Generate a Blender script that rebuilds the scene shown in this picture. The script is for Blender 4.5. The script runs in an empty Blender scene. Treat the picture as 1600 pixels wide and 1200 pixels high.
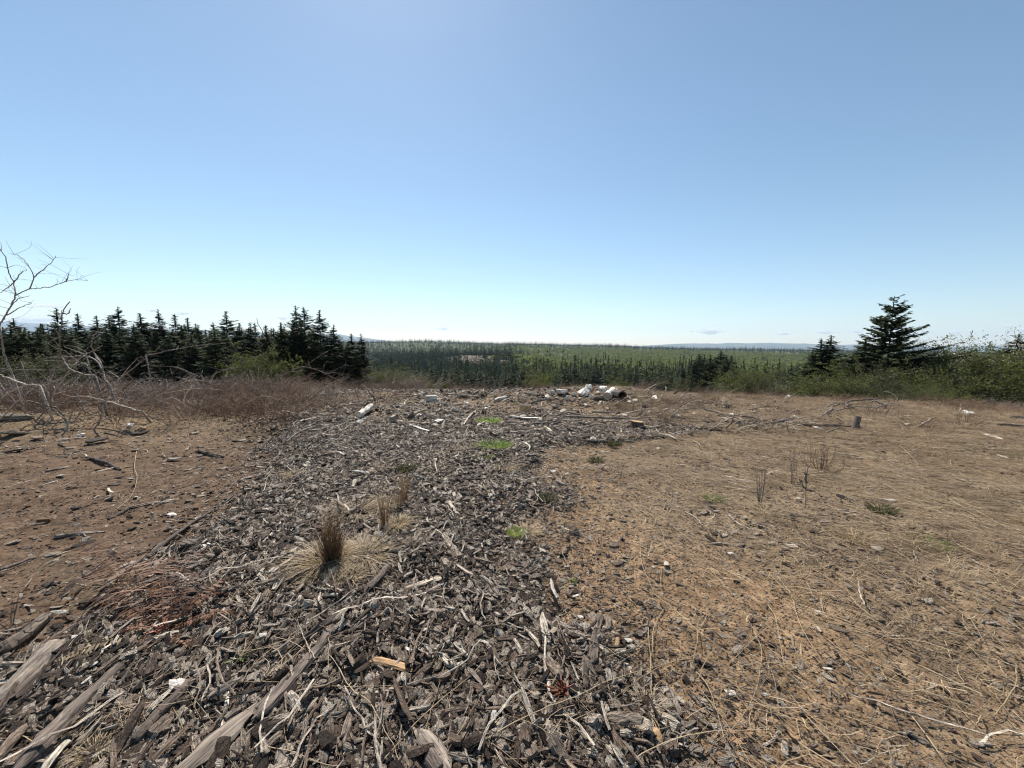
import bpy, bmesh, math, random
import numpy as np
from mathutils import Matrix, Vector, Euler

R = math.radians
rng = np.random.default_rng(7)
random.seed(7)
scene = bpy.context.scene
COL = scene.collection

# ------------------------------------------------------------------ camera
FPX = 620.0                       # focal length in photo pixels (1600 wide)
CAM_Z = 1.62
PITCH, ROLL = R(5.54), R(-0.62)
cam_d = bpy.data.cameras.new('camera')
cam = bpy.data.objects.new('camera', cam_d); COL.objects.link(cam)
cam_d.sensor_width = 36.0
cam_d.lens = 36.0 * FPX / 1600.0
cam_d.clip_start = 0.05; cam_d.clip_end = 80000
cam.location = (0, 0, CAM_Z)
cam.rotation_euler = (R(90) - PITCH, ROLL, 0)
scene.camera = cam
CM = np.array(Euler(cam.rotation_euler).to_matrix())

# ------------------------------------------------------------------ light
SUN_EL, SUN_AZ = R(51), R(-19)    # azimuth measured from +Y towards +X
world = bpy.data.worlds.new('World'); scene.world = world
world.use_nodes = True
wn = world.node_tree.nodes; wl = world.node_tree.links
bg = wn['Background']
sky = wn.new('ShaderNodeTexSky'); sky.sky_type = 'NISHITA'
sky.sun_disc = False
sky.sun_elevation = SUN_EL; sky.sun_rotation = SUN_AZ
sky.air_density = 1.0; sky.dust_density = 0.2; sky.ozone_density = 1.9
sky.altitude = 150
hs = wn.new('ShaderNodeHueSaturation'); hs.inputs['Saturation'].default_value = .98; hs.inputs['Hue'].default_value = .490
wl.new(sky.outputs[0], hs.inputs['Color']); wl.new(hs.outputs[0], bg.inputs[0])
bg.inputs[1].default_value = 0.087
sun_d = bpy.data.lights.new('sun', 'SUN'); sun_d.energy = 5.0; sun_d.angle = R(0.5)
sun_d.color = (1.0, 0.94, 0.86)
sun = bpy.data.objects.new('sun', sun_d); COL.objects.link(sun)
sdir = Vector((math.sin(SUN_AZ) * math.cos(SUN_EL), math.cos(SUN_AZ) * math.cos(SUN_EL), math.sin(SUN_EL)))
sun.rotation_euler = (-sdir).to_track_quat('-Z', 'Y').to_euler()
vs = scene.view_settings
vs.view_transform = 'Standard'; vs.look = 'None'; vs.gamma = 1; vs.exposure = 0.62
vs.use_curve_mapping = False
cy = scene.cycles
cy.max_bounces = 8; cy.diffuse_bounces = 3; cy.glossy_bounces = 2; cy.transmission_bounces = 3
cy.transparent_max_bounces = 8; cy.volume_bounces = 6
cy.use_denoising = True; cy.use_adaptive_sampling = False
try:
    cy.denoising_prefilter = 'ACCURATE'
except Exception:
    pass
cy.filter_width = 1.15

# ------------------------------------------------------------------ numeric helpers
def sstep(a, b, x):
    t = np.clip((np.asarray(x, float) - a) / (b - a), 0, 1)
    return t * t * (3 - 2 * t)

def _hash(ix, iy, s):
    h = (ix.astype(np.int64) * 374761393 + iy.astype(np.int64) * 668265263 + s * 1442695041) & 0xffffffff
    h = ((h ^ (h >> 13)) * 1274126177) & 0xffffffff
    h = h ^ (h >> 16)
    return (h & 0xffff) / 65535.0

def vnoise(x, y, s=0):
    x = np.asarray(x, float); y = np.asarray(y, float)
    ix = np.floor(x); iy = np.floor(y); fx = x - ix; fy = y - iy
    fx = fx * fx * (3 - 2 * fx); fy = fy * fy * (3 - 2 * fy)
    a = _hash(ix, iy, s); b = _hash(ix + 1, iy, s); c = _hash(ix, iy + 1, s); d = _hash(ix + 1, iy + 1, s)
    return (a * (1 - fx) + b * fx) * (1 - fy) + (c * (1 - fx) + d * fx) * fy

def fbm(x, y, oct=4, s=0, gain=0.5):
    t = 0; a = 1; n = 0
    for k in range(oct):
        t = t + a * (vnoise(x * 2 ** k + 17.3 * k, y * 2 ** k - 9.1 * k, s + k) - 0.5); n += a; a *= gain
    return t / n * 2

# ------------------------------------------------------------------ terrain function
def edges(y):
    L = np.interp(y, [0, 2, 2.5, 3.7, 4.7, 6, 8, 12, 20], [-3.5, -2.75, -2.55, -2.8, -3.1, -3.5, -4.6, -7, -9])
    Rr = np.interp(y, [0, 1.5, 1.9, 2.2, 2.6, 3.8, 5, 6.4, 7.8, 8.6, 14, 20], [.6, .55, .5, .2, -.08, 0, .05, .2, 3.4, 7.5, 8.5, 9])
    return L, Rr

def berm(x, y):
    L, Rr = edges(y)
    n = fbm(x * 1.1, y * 1.1, 4, 5) * 1.0
    soft = 1 + 5.5 * sstep(6.2, 8.5, y)
    w = sstep(-0.3, 0.35, x - L + n * 0.75) * (1 - sstep(-0.25 * soft, 0.45 * soft, x - Rr + n * 0.9 * soft ** .6))
    w = w * (1 - 0.85 * sstep(15, 18, np.hypot(x * .75, y)))
    w = w * (1 - sstep(7.6, 9, y) * sstep(.5, 2.5, x) * (.35 + .5 * sstep(-.3, .2, fbm(x * .7, y * 1.1, 3, 62))))
    w = w * (1 - .55 * sstep(7, 9, y) * sstep(-.05, .3, fbm(x * .9 + 7, y * 1.3, 4, 64)))
    return w * sstep(-1.5, 0.5, y + 1.5)

def track(x, y):
    L, Rr = edges(y)
    n = fbm(x * .8 + 3, y * .8, 3, 8)
    return sstep(-.35, .25, L - x + n * .3) * sstep(1.0, 2.0, y + 2) * (1 - sstep(7.6, 9.2, y + n * .8 - x * 0.03))

QX = np.array([0, 12, 15, 17.5, 22, 28, 45, 70, 110, 155, 260, 400, 600, 800, 1200, 1700, 2300, 3200, 6000, 20000.])
QZ = np.array([0, -.06, -.14, -.40, -1.3, -2.5, -5.2, -9, -15, -22, -36, -46, -44, -39, -31, -15, 2, -4, -40, -60.])

def H(x, y):
    x = np.asarray(x, float); y = np.asarray(y, float)
    q = np.where(y > 0, np.hypot(x * .75, y), np.hypot(x * .75, y * .35))
    az = np.arctan2(x, np.maximum(y, 1e-3))
    z = np.interp(q, QX, QZ)
    # far ridge, higher in the centre-left
    ridge = (np.exp(-((az + .17) / .24) ** 2) * 16 + 5 * fbm(az * 9, az * 0 + 3, 3, 19)) * np.exp(-((q - 2000) / 650) ** 2)
    z = z - 11 * sstep(.15, .5, az) * np.exp(-((q - 2300) / 700) ** 2)
    z = z + ridge + sstep(150, 500, q) * fbm(x / 420, y / 420, 4, 30) * 9 * (1 - sstep(1500, 2300, q) * .55)
    # clearcut knoll in the middle distance
    z = z + 25 * np.exp(-((x + 62) / 170) ** 2 - ((y - 700) / 130) ** 2)
    near = 1 - sstep(30, 60, q)
    b = berm(x, y)
    z = z + near * (b * (.10 + .05 * fbm(x * .9, y * .9, 3, 2)) + fbm(x * .35, y * .35, 3, 1) * .07 * sstep(1, 4, q))
    z = z - near * track(x, y) * (.20 + .045 * fbm(x * 1.2 + 5, y * 2.4, 4, 14) + .02 * fbm(x * 7, y * 7, 3, 15))
    z = z + near * fbm(x * 2.8, y * 2.8, 4, 3) * .040
    # a low debris ridge along the rim
    z = z + near * (.20 * np.exp(-((x - 1.0) / 5.5) ** 2) + .24 * np.exp(-((x - 2.9) / 1.9) ** 2) * (1 + .5 * fbm(x * 1.3, y * 1.3, 3, 61))) * np.exp(-((y - 12.9) / 1.3) ** 2)
    z = z + near * .30 * np.exp(-((x - 19) / 6) ** 2 - ((y - 15) / 3) ** 2)
    return z

Z0 = float(H(0., 0.))
cam.location.z = CAM_Z + Z0
CAM = np.array([0, 0, CAM_Z + Z0])

def ray(px, py):
    d = np.array([(px - 800) / FPX, (600 - py) / FPX, -1.0])
    d = CM @ d
    return d

def ground(px, py, tmax=2500):
    """Where the sight line through a photo pixel meets the ground."""
    d = ray(px, py); d = d / d[1]
    t = np.geomspace(0.6, tmax, 900)
    P = CAM[None] + d[None] * t[:, None]
    g = P[:, 2] - H(P[:, 0], P[:, 1])
    k = np.argmax(g < 0)
    if not (g < 0).any(): k = len(t) - 1
    if k == 0: k = 1
    a = g[k - 1] / max(1e-9, g[k - 1] - g[k]); tt = t[k - 1] + (t[k] - t[k - 1]) * np.clip(a, 0, 1)
    p = CAM + d * tt
    return np.array([p[0], p[1], float(H(p[0], p[1]))])

def at(px, py, depth):
    d = ray(px, py); d = d / d[1]
    return CAM + d * depth

def project(P):
    P = np.asarray(P, float)
    v = (P - CAM) @ CM
    return 800 + FPX * v[..., 0] / -v[..., 2], 600 - FPX * v[..., 1] / -v[..., 2]

# ------------------------------------------------------------------ object helpers
def tag(o, label=None, cat=None, group=None, kind=None):
    if label: o['label'] = label
    if cat: o['category'] = cat
    if group: o['group'] = group
    if kind: o['kind'] = kind
    return o

def link(name, data, parent=None):
    o = bpy.data.objects.new(name, data); COL.objects.link(o)
    if parent is not None: o.parent = parent
    return o

def empty(name, loc, label, cat, group=None, rz=0):
    o = link(name, None); o.location = loc; o.rotation_euler = (0, 0, rz)
    o.empty_display_size = .1
    return tag(o, label, cat, group)

def mesh_np(name, V, F, mat=None, smooth=False, attrs=None):
    """V (n,3); F an (m,3)/(m,4) array or a list of such arrays."""
    if isinstance(F, np.ndarray): F = [F]
    F = [np.asarray(f, np.int32) for f in F if len(f)]
    me = bpy.data.meshes.new(name)
    me.vertices.add(len(V)); me.vertices.foreach_set('co', np.asarray(V, np.float32).ravel())
    nl = sum(f.size for f in F); npoly = sum(len(f) for f in F)
    me.loops.add(nl); me.loops.foreach_set('vertex_index', np.concatenate([f.ravel() for f in F]))
    tot = np.concatenate([np.full(len(f), f.shape[1], np.int32) for f in F])
    st = np.concatenate([[0], np.cumsum(tot)[:-1]]).astype(np.int32)
    me.polygons.add(npoly); me.polygons.foreach_set('loop_start', st)
    try: me.polygons.foreach_set('loop_total', tot)
    except Exception: pass
    me.polygons.foreach_set('use_smooth', np.full(npoly, smooth))
    for k, a in (attrs or {}).items():
        at_ = me.attributes.new(k, 'FLOAT', 'POINT'); at_.data.foreach_set('value', np.asarray(a, np.float32))
    if mat: me.materials.append(mat)
    me.update(calc_edges=True); me.validate()
    return me

class MB:
    """Collects tubes, ribbons and faces into one mesh."""
    def __init__(s): s.V = []; s.T = []; s.Q = []; s.A = []; s.n = 0
    def add(s, V, T=None, Q=None, a=0.5):
        V = np.asarray(V, float)
        if T is not None and len(T): s.T.append(np.asarray(T) + s.n)
        if Q is not None and len(Q): s.Q.append(np.asarray(Q) + s.n)
        s.V.append(V); s.A.append(np.broadcast_to(np.asarray(a, float), (len(V),)).copy()); s.n += len(V)
    def tube(s, pts, rad, sides=6, rough=0., a=.5, squash=1., ends=True):
        pts = np.asarray(pts, float); n = len(pts)
        rad = np.broadcast_to(np.asarray(rad, float), (n,))
        t = np.gradient(pts, axis=0); t /= np.linalg.norm(t, axis=1)[:, None] + 1e-9
        up = np.array([0, 0, 1.]) if abs(t[:, 2]).mean() < .8 else np.array([0, 1., 0])
        u = np.cross(t, up); u /= np.linalg.norm(u, axis=1)[:, None] + 1e-9
        v = np.cross(u, t)
        th = np.arange(sides) / sides * 2 * np.pi
        prof = 1 + (rng.normal(0, rough, sides)[None] if rough else 0) + (rng.normal(0, rough * .6, (n, sides)) if rough else 0)
        r = rad[:, None] * prof
        P = pts[:, None] + u[:, None] * (np.cos(th)[None, :, None] * r[..., None]) + v[:, None] * (np.sin(th)[None, :, None] * r[..., None] * squash)
        V = P.reshape(-1, 3)
        i = np.arange(n - 1)[:, None] * sides; j = np.arange(sides)[None]; jn = (j + 1) % sides
        Q = np.stack([i + j, i + sides + j, i + sides + jn, i + jn], -1).reshape(-1, 4)
        T = []
        if ends:
            V = np.vstack([V, pts[0] - t[0] * rad[0] * .1, pts[-1] + t[-1] * rad[-1] * .1])
            c0 = n * sides; c1 = c0 + 1; b = (n - 1) * sides
            T = [[c0, k, (k + 1) % sides] for k in range(sides)] + [[c1, b + (k + 1) % sides, b + k] for k in range(sides)]
        s.add(V, T, Q, a)
    def mesh(s, name, mat, smooth=False):
        V = np.vstack(s.V); F = []
        if s.T: F.append(np.vstack(s.T))
        if s.Q: F.append(np.vstack(s.Q))
        return mesh_np(name, V, F, mat, smooth, {'tint': np.concatenate(s.A)})
    def build(s, name, mat, parent=None, smooth=False):
        return link(name, s.mesh(name, mat, smooth), parent)

def smooth_line(pts, n=5):
    """Catmull-Rom through points."""
    P = np.asarray(pts, float)
    if len(P) < 3:
        t = np.linspace(0, 1, n + 1)[:, None]; return P[0] * (1 - t) + P[-1] * t
    Q = np.vstack([2 * P[0] - P[1], P, 2 * P[-1] - P[-2]]); out = []
    for i in range(1, len(Q) - 2):
        for t in np.linspace(0, 1, n, endpoint=False):
            a, b, c, d = Q[i - 1], Q[i], Q[i + 1], Q[i + 2]
            out.append(.5 * (2 * b + (c - a) * t + (2 * a - 5 * b + 4 * c - d) * t * t + (3 * b - a - 3 * c + d) * t ** 3))
    out.append(P[-1]); return np.array(out)

# ------------------------------------------------------------------ materials
def newmat(name):
    m = bpy.data.materials.new(name); m.use_nodes = True
    nt = m.node_tree
    return m, nt.nodes, nt.links, nt.nodes['Principled BSDF']

def ramp(n, l, fac, stops, interp='LINEAR'):
    r = n.new('ShaderNodeValToRGB'); r.color_ramp.interpolation = interp
    e = r.color_ramp.elements
    while len(e) < len(stops): e.new(.5)
    for k, (p, c) in enumerate(stops): e[k].position = p; e[k].color = (*c, 1)
    l.new(fac, r.inputs[0]); return r.outputs[0]

def noise(n, l, vec, scale, detail=4, rough=.55, dist=0):
    t = n.new('ShaderNodeTexNoise'); t.inputs['Scale'].default_value = scale
    t.inputs['Detail'].default_value = detail; t.inputs['Roughness'].default_value = rough
    t.inputs['Distortion'].default_value = dist
    if vec is not None: l.new(vec, t.inputs['Vector'])
    return t.outputs['Fac']

def mapping(n, l, kind='Object', scale=(1, 1, 1)):
    tc = n.new('ShaderNodeTexCoord'); mp = n.new('ShaderNodeMapping'); mp.inputs['Scale'].default_value = scale
    l.new(tc.outputs[kind], mp.inputs[0]); return mp.outputs[0]

def mixc(n, l, fac, a, b, mode='MIX'):
    m = n.new('ShaderNodeMix'); m.data_type = 'RGBA'; m.blend_type = mode
    for s, v in ((m.inputs[0], fac), (m.inputs[6], a), (m.inputs[7], b)):
        if isinstance(v, (int, float)): s.default_value = v
        elif isinstance(v, tuple): s.default_value = (*v, 1)
        else: l.new(v, s)
    return m.outputs[2]

def math_(n, l, op, a, b=0.):
    m = n.new('ShaderNodeMath'); m.operation = op
    for s, v in ((m.inputs[0], a), (m.inputs[1], b)):
        if isinstance(v, (int, float)): s.default_value = v
        else: l.new(v, s)
    return m.outputs[0]

def bump(n, l, h, strength, dist, bs):
    b = n.new('ShaderNodeBump'); b.inputs['Strength'].default_value = strength; b.inputs['Distance'].default_value = dist
    l.new(h, b.inputs['Height']); l.new(b.outputs[0], bs.inputs['Normal'])

def wood_mat(name, stops, grain=(9, 90, 90), rough=.75, rnd=True, bumpd=.004, spec=.3):
    """Weathered wood or bark: colour by piece, streaked by the grain along X."""
    m, n, l, bs = newmat(name)
    oi = n.new('ShaderNodeObjectInfo')
    v = mapping(n, l, 'Object', grain)
    g = noise(n, l, v, 1.0, 5, .65)
    blotch = noise(n, l, mapping(n, l, 'Object', (22, 22, 22)), 1, 3)
    if rnd: f = math_(n, l, 'ADD', math_(n, l, 'MULTIPLY', oi.outputs['Random'], .86), math_(n, l, 'MULTIPLY', math_(n, l, 'SUBTRACT', blotch, .5), .35))
    else: f = math_(n, l, 'ADD', blotch, 0.)
    c = ramp(n, l, f, stops)
    gm = ramp(n, l, g, [(.36, (.16, .14, .13)), (.47, (.8, .78, .76)), (.64, (1.5, 1.46, 1.42))])
    c = mixc(n, l, 1., c, gm, 'MULTIPLY')
    l.new(c, bs.inputs['Base Color'])
    bs.inputs['Roughness'].default_value = rough
    bs.inputs['Specular IOR Level'].default_value = spec
    bump(n, l, g, 1., bumpd * 2, bs)
    return m

BARK = wood_mat('bark_litter', grain=(2.5, 20, 20), bumpd=.02, rough=.72, spec=.28, stops=[(0, (.028, .018, .013)), (.18, (.10, .068, .047)), (.32, (.23, .165, .12)), (.50, (.39, .315, .245)), (.72, (.56, .48, .395)), (.88, (.78, .70, .57))])
BARK_DARK = wood_mat('bark_dark', [(0, (.05, .037, .029)), (.4, (.11, .083, .066)), (.8, (.18, .145, .12)), (1, (.26, .225, .20))])
GREYWOOD = wood_mat('grey_wood', [(0, (.11, .086, .066)), (.5, (.195, .158, .125)), (1, (.31, .265, .22))], grain=(4, 70, 70))
PALEWOOD = wood_mat('pale_wood', [(0, (.32, .26, .195)), (.5, (.47, .40, .31)), (1, (.62, .55, .45))], grain=(4, 50, 50), bumpd=.002)
WHITEWOOD = wood_mat('bleached_wood', [(0, (.55, .50, .43)), (.6, (.68, .64, .57)), (1, (.78, .75, .69))], grain=(3, 30, 30), bumpd=.002)
ORANGEWOOD = wood_mat('fresh_cut_wood', [(0, (.36, .22, .11)), (1, (.55, .37, .20))], grain=(5, 50, 50), bumpd=.002)
TWIG = wood_mat('twig_bark', [(0, (.12, .085, .06)), (.5, (.20, .15, .115)), (1, (.32, .27, .22))], grain=(10, 40, 40), bumpd=.001)
GREYTWIG = wood_mat('grey_twig_bark', [(0, (.15, .12, .10)), (.5, (.25, .21, .18)), (1, (.36, .31, .27))], grain=(10, 40, 40), bumpd=.001)
TRUNK = wood_mat('trunk_bark', [(0, (.06, .045, .035)), (1, (.14, .11, .09))], grain=(2, 2, 12), bumpd=.01)
CLOD = wood_mat('soil_clod', [(0, (.10, .055, .03)), (.5, (.19, .11, .06)), (1, (.27, .165, .095))], grain=(60, 60, 60), bumpd=.002)

def leaf_mat(name, a, b, trans=.35, rough=.55, rnd=.3, spec=.3):
    """Leaves and blades: 'tint' varies leaf by leaf, the object's random number plant by plant."""
    m, n, l, bs = newmat(name)
    at_ = n.new('ShaderNodeAttribute'); at_.attribute_name = 'tint'
    oi = n.new('ShaderNodeObjectInfo')
    f = math_(n, l, 'ADD', at_.outputs['Fac'], math_(n, l, 'MULTIPLY', math_(n, l, 'SUBTRACT', oi.outputs['Random'], .5), rnd * 2))
    c = ramp(n, l, f, [(0, a), (1, b)])
    l.new(c, bs.inputs['Base Color']); bs.inputs['Roughness'].default_value = rough
    bs.inputs['Specular IOR Level'].default_value = spec
    tr = n.new('ShaderNodeBsdfTranslucent'); l.new(c, tr.inputs[0])
    mx = n.new('ShaderNodeMixShader'); mx.inputs[0].default_value = trans
    l.new(bs.outputs[0], mx.inputs[1]); l.new(tr.outputs[0], mx.inputs[2])
    l.new(mx.outputs[0], n['Material Output'].inputs[0])
    return m

FIR = leaf_mat('fir_needles', (.022, .032, .015), (.085, .105, .036), .3, .7, spec=.12)
FIR_FAR = leaf_mat('far_fir_needles', (.018, .030, .015), (.036, .052, .022), .08, .9, spec=.03)
SHRUB = leaf_mat('shrub_leaves', (.085, .095, .028), (.17, .18, .055), .4, .7, spec=.12)
SHRUB_DULL = leaf_mat('dull_shrub_leaves', (.06, .066, .03), (.12, .118, .055), .35, .7, spec=.12)
ALDER = leaf_mat('alder_leaves', (.14, .16, .045), (.24, .26, .08), .55, .9, spec=.03)
BLOSSOM = leaf_mat('blossom', (.16, .17, .09), (.62, .58, .48), .3)
STRAW = leaf_mat('straw', (.30, .215, .12), (.56, .44, .28), .3, .6)
THATCH = leaf_mat('thatch', (.12, .080, .050), (.52, .395, .25), .25, .7)
RUST = leaf_mat('rust_stems', (.07, .04, .022), (.34, .21, .11), .25, .7)
GREEN = leaf_mat('green_grass', (.13, .19, .03), (.27, .36, .07), .5)
FERN = leaf_mat('dead_fern', (.045, .020, .013), (.23, .11, .055), .25, .6)
FERN_PALE = leaf_mat('dead_fern_pale', (.14, .10, .06), (.36, .27, .16), .25, .6)
BRUSH = leaf_mat('brush_twigs', (.085, .048, .030), (.30, .19, .125), .0, .8)
BROADLEAF = leaf_mat('green_leaf', (.12, .17, .04), (.2, .26, .07), .4)

def ground_mat():
    m, n, l, bs = newmat('ground')
    def attr(k):
        a = n.new('ShaderNodeAttribute'); a.attribute_name = k; return a.outputs['Fac']
    v = mapping(n, l, 'Object')
    n1 = noise(n, l, v, .55, 4); n2 = noise(n, l, v, 9, 6, .65); n3 = noise(n, l, v, 60, 4, .7)
    n4 = noise(n, l, v, 2.4, 4, .6)
    soil = ramp(n, l, n2, [(.3, (.105, .066, .038)), (.5, (.21, .137, .079)), (.66, (.34, .232, .14))])
    trk = ramp(n, l, n2, [(.3, (.060, .039, .026)), (.5, (.112, .074, .048)), (.68, (.170, .117, .077))])
    soil = mixc(n, l, attr('track'), soil, trk)
    soil = mixc(n, l, 1., soil, ramp(n, l, noise(n, l, v, 34, 5, .7), [(.36, (.45, .42, .40)), (.46, (1, 1, 1)), (.62, (1.22, 1.2, 1.15))]), 'MULTIPLY')
    litter = ramp(n, l, n3, [(.3, (.03, .021, .016)), (.5, (.06, .044, .033)), (.7, (.12, .09, .07))])
    duff = ramp(n, l, math_(n, l, 'MULTIPLY', n3, math_(n, l, 'ADD', n2, .5)), [(.3, (.085, .058, .036)), (.55, (.215, .155, .096)), (.75, (.38, .29, .185))])
    c = mixc(n, l, attr('berm'), soil, litter)
    c = mixc(n, l, attr('duff'), c, duff)
    green = ramp(n, l, n3, [(.3, (.07, .075, .03)), (.7, (.15, .15, .07))])
    c = mixc(n, l, math_(n, l, 'MULTIPLY', attr('green'), ramp(n, l, n4, [(.45, (0, 0, 0)), (.6, (1, 1, 1))])), c, green)
    # slopes and the valley floor: brush, forest floor
    far = ramp(n, l, noise(n, l, v, .02, 6, .6), [(.35, (.05, .06, .025)), (.6, (.09, .10, .04))])
    c = mixc(n, l, attr('far'), c, far)
    cut = ramp(n, l, noise(n, l, v, .15, 6, .7), [(.3, (.10, .085, .06)), (.55, (.18, .15, .11)), (.75, (.25, .21, .16))])
    c = mixc(n, l, attr('cut'), c, cut)
    l.new(c, bs.inputs['Base Color']); bs.inputs['Roughness'].default_value = .95
    bs.inputs['Specular IOR Level'].default_value = .1
    hgt = math_(n, l, 'ADD', math_(n, l, 'MULTIPLY', n2, .6), math_(n, l, 'MULTIPLY', n3, .4))
    b = n.new('ShaderNodeBump'); b.inputs['Strength'].default_value = .9; b.inputs['Distance'].default_value = .03
    l.new(hgt, b.inputs['Height']); l.new(b.outputs[0], bs.inputs['Normal'])
    return m

# ------------------------------------------------------------------ the ground sheet
def green_mask(x, y):
    return sstep(2.5, 6, x) * sstep(.05, .4, fbm(x * .35, y * .45, 3, 44)) * sstep(3, 6, y)

def duff_mask(x, y):
    L, Rr = edges(y)
    m = sstep(.2, 1.6, x - Rr) * sstep(-.25, .35, fbm(x * .8, y * .8, 4, 60) + .12 * (x - 1.2) + .16 * (y - 3.0))
    m = np.maximum(m, sstep(7.5, 9.5, y))
    return np.maximum(m, sstep(8, 10, np.hypot(x, y)) * sstep(6, 9, y)) * (1 - .0 * x)

def clearcut(x, y):
    d = ((x + 52) / 85) ** 2 + ((y - 650) / 75) ** 2 + fbm(x / 45, y / 45, 4, 91) * .95 + .35
    return 1 - sstep(.8, 1.05, d)

def make_ground():
    azf = np.linspace(R(-64), R(64), 860)
    azb = np.linspace(R(64), R(296), 64)[1:-1]
    az = np.concatenate([azf, azb]); na = len(az)
    r = np.concatenate([np.geomspace(.35, 22, 330), np.geomspace(22.6, 400, 90)[0:], np.geomspace(415, 12500, 60)])
    A, Rr = np.meshgrid(az, r)
    X = np.sin(A) * Rr; Y = np.cos(A) * Rr; Z = H(X, Y)
    V = np.stack([X, Y, Z], -1).reshape(-1, 3)
    V = np.vstack([V, [0, 0, H(0, 0)]])
    nr = len(r)
    i = np.arange(nr - 1)[:, None] * na; j = np.arange(na)[None]; jn = (j + 1) % na
    Q = np.stack([i + j, i + jn, i + na + jn, i + na + j], -1).reshape(-1, 4)
    c = nr * na
    T = np.stack([np.full(na, c), (np.arange(na) + 1) % na, np.arange(na)], -1)
    Q = Q[:, ::-1]; 
    x, y = V[:, 0], V[:, 1]; q = np.hypot(x * .75, y)
    attrs = {'berm': berm(x, y), 'track': track(x, y), 'duff': duff_mask(x, y) * .85, 'green': green_mask(x, y) * .8,
             'far': sstep(24, 40, q), 'cut': clearcut(x, y)}
    me = mesh_np('ground', V, [T, Q], ground_mat(), True, attrs)
    tag(link('ground', me), kind='structure')
make_ground()

# ------------------------------------------------------------------ instanced scatter (stuff)
def scatter(name, variants, P, rot, scl, idx=None, label=None):
    """One object of kind 'stuff': a cloud of points that carries copies of the variant meshes."""
    src = bpy.data.collections.new(name + '_sources')
    for k, me in enumerate(variants):
        o = bpy.data.objects.new('%s_piece' % name, me); src.objects.link(o)
    n = len(P)
    me = bpy.data.meshes.new(name); me.vertices.add(n)
    me.vertices.foreach_set('co', np.asarray(P, np.float32).ravel())
    a = me.attributes.new('rot', 'FLOAT_VECTOR', 'POINT'); a.data.foreach_set('vector', np.asarray(rot, np.float32).ravel())
    a = me.attributes.new('scl', 'FLOAT_VECTOR', 'POINT'); a.data.foreach_set('vector', np.asarray(scl, np.float32).ravel())
    if idx is None: idx = rng.integers(0, len(variants), n)
    a = me.attributes.new('idx', 'INT', 'POINT'); a.data.foreach_set('value', np.asarray(idx, np.int32))
    o = link(name, me); tag(o, label, None, None, 'stuff')
    ng = bpy.data.node_groups.new(name, 'GeometryNodeTree')
    ng.interface.new_socket('Geometry', in_out='INPUT', socket_type='NodeSocketGeometry')
    ng.interface.new_socket('Geometry', in_out='OUTPUT', socket_type='NodeSocketGeometry')
    N = ng.nodes; L = ng.links
    gi = N.new('NodeGroupInput'); go = N.new('NodeGroupOutput')
    ci = N.new('GeometryNodeCollectionInfo'); ci.inputs['Collection'].default_value = src
    ci.inputs['Separate Children'].default_value = True; ci.inputs['Reset Children'].default_value = True
    ip = N.new('GeometryNodeInstanceOnPoints'); ip.inputs['Pick Instance'].default_value = True
    def na(nm, ty):
        x = N.new('GeometryNodeInputNamedAttribute'); x.data_type = ty; x.inputs['Name'].default_value = nm
        return [s for s in x.outputs if s.name == 'Attribute' and s.enabled][0] if any(s.enabled and s.name == 'Attribute' for s in x.outputs) else x.outputs[0]
    er = N.new('FunctionNodeEulerToRotation'); L.new(na('rot', 'FLOAT_VECTOR'), er.inputs[0])
    L.new(gi.outputs[0], ip.inputs['Points']); L.new(ci.outputs[0], ip.inputs['Instance'])
    L.new(na('idx', 'INT'), ip.inputs['Instance Index'])
    L.new(er.outputs[0], ip.inputs['Rotation']); L.new(na('scl', 'FLOAT_VECTOR'), ip.inputs['Scale'])
    L.new(ip.outputs[0], go.inputs[0])
    md = o.modifiers.new('scatter', 'NODES'); md.node_group = ng
    return o

def slope_tilt(x, y):
    e = .12
    gx = (H(x + e, y) - H(x - e, y)) / (2 * e); gy = (H(x, y + e) - H(x, y - e)) / (2 * e)
    return gx, gy

# ------------------------------------------------------------------ chips, splinters, clods (unit length 1 along X)
def flake_mesh(name, mat, asp=.5, thick=.14, n=9, curl=.25):
    th = np.sort(rng.uniform(0, 2 * np.pi, n) * .35 + np.arange(n) / n * 2 * np.pi * .65 + .0)
    th = np.arange(n) / n * 2 * np.pi + rng.uniform(-.25, .25, n)
    r = rng.uniform(.78, 1.12, n)
    sup = (np.abs(np.cos(th)) ** 3 + np.abs(np.sin(th)) ** 3) ** (-1 / 3.)
    x = np.cos(th) * r * sup * .5; y = np.sin(th) * r * sup * .5 * asp
    def z(x, y): return -curl * (y / asp) ** 2 * asp + .12 * curl * np.sin(x * 5)
    top = np.stack([x * .95, y * .92, z(x, y) + thick / 2 + rng.normal(0, thick * .12, n)], -1)
    bot = np.stack([x, y, z(x, y) - thick / 2], -1)
    inner = np.stack([x * .5, y * .5, z(x * .5, y * .5) + thick * rng.uniform(.45, .8, n)], -1)
    c1 = [[0, 0, thick * .6]]; c2 = [[0, 0, -thick * .4]]
    V = np.vstack([top, bot, inner, c1, c2]); a = np.arange(n); b = (a + 1) % n
    Q = np.vstack([np.stack([a, n + a, n + b, b], -1)[:, ::-1], np.stack([a, b, 2 * n + b, 2 * n + a], -1)])
    T = np.vstack([np.stack([2 * n + a, 2 * n + b, np.full(n, 3 * n)], -1), np.stack([n + b, n + a, np.full(n, 3 * n + 1)], -1)])
    return mesh_np(name, V, [T, Q], mat, False)

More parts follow.
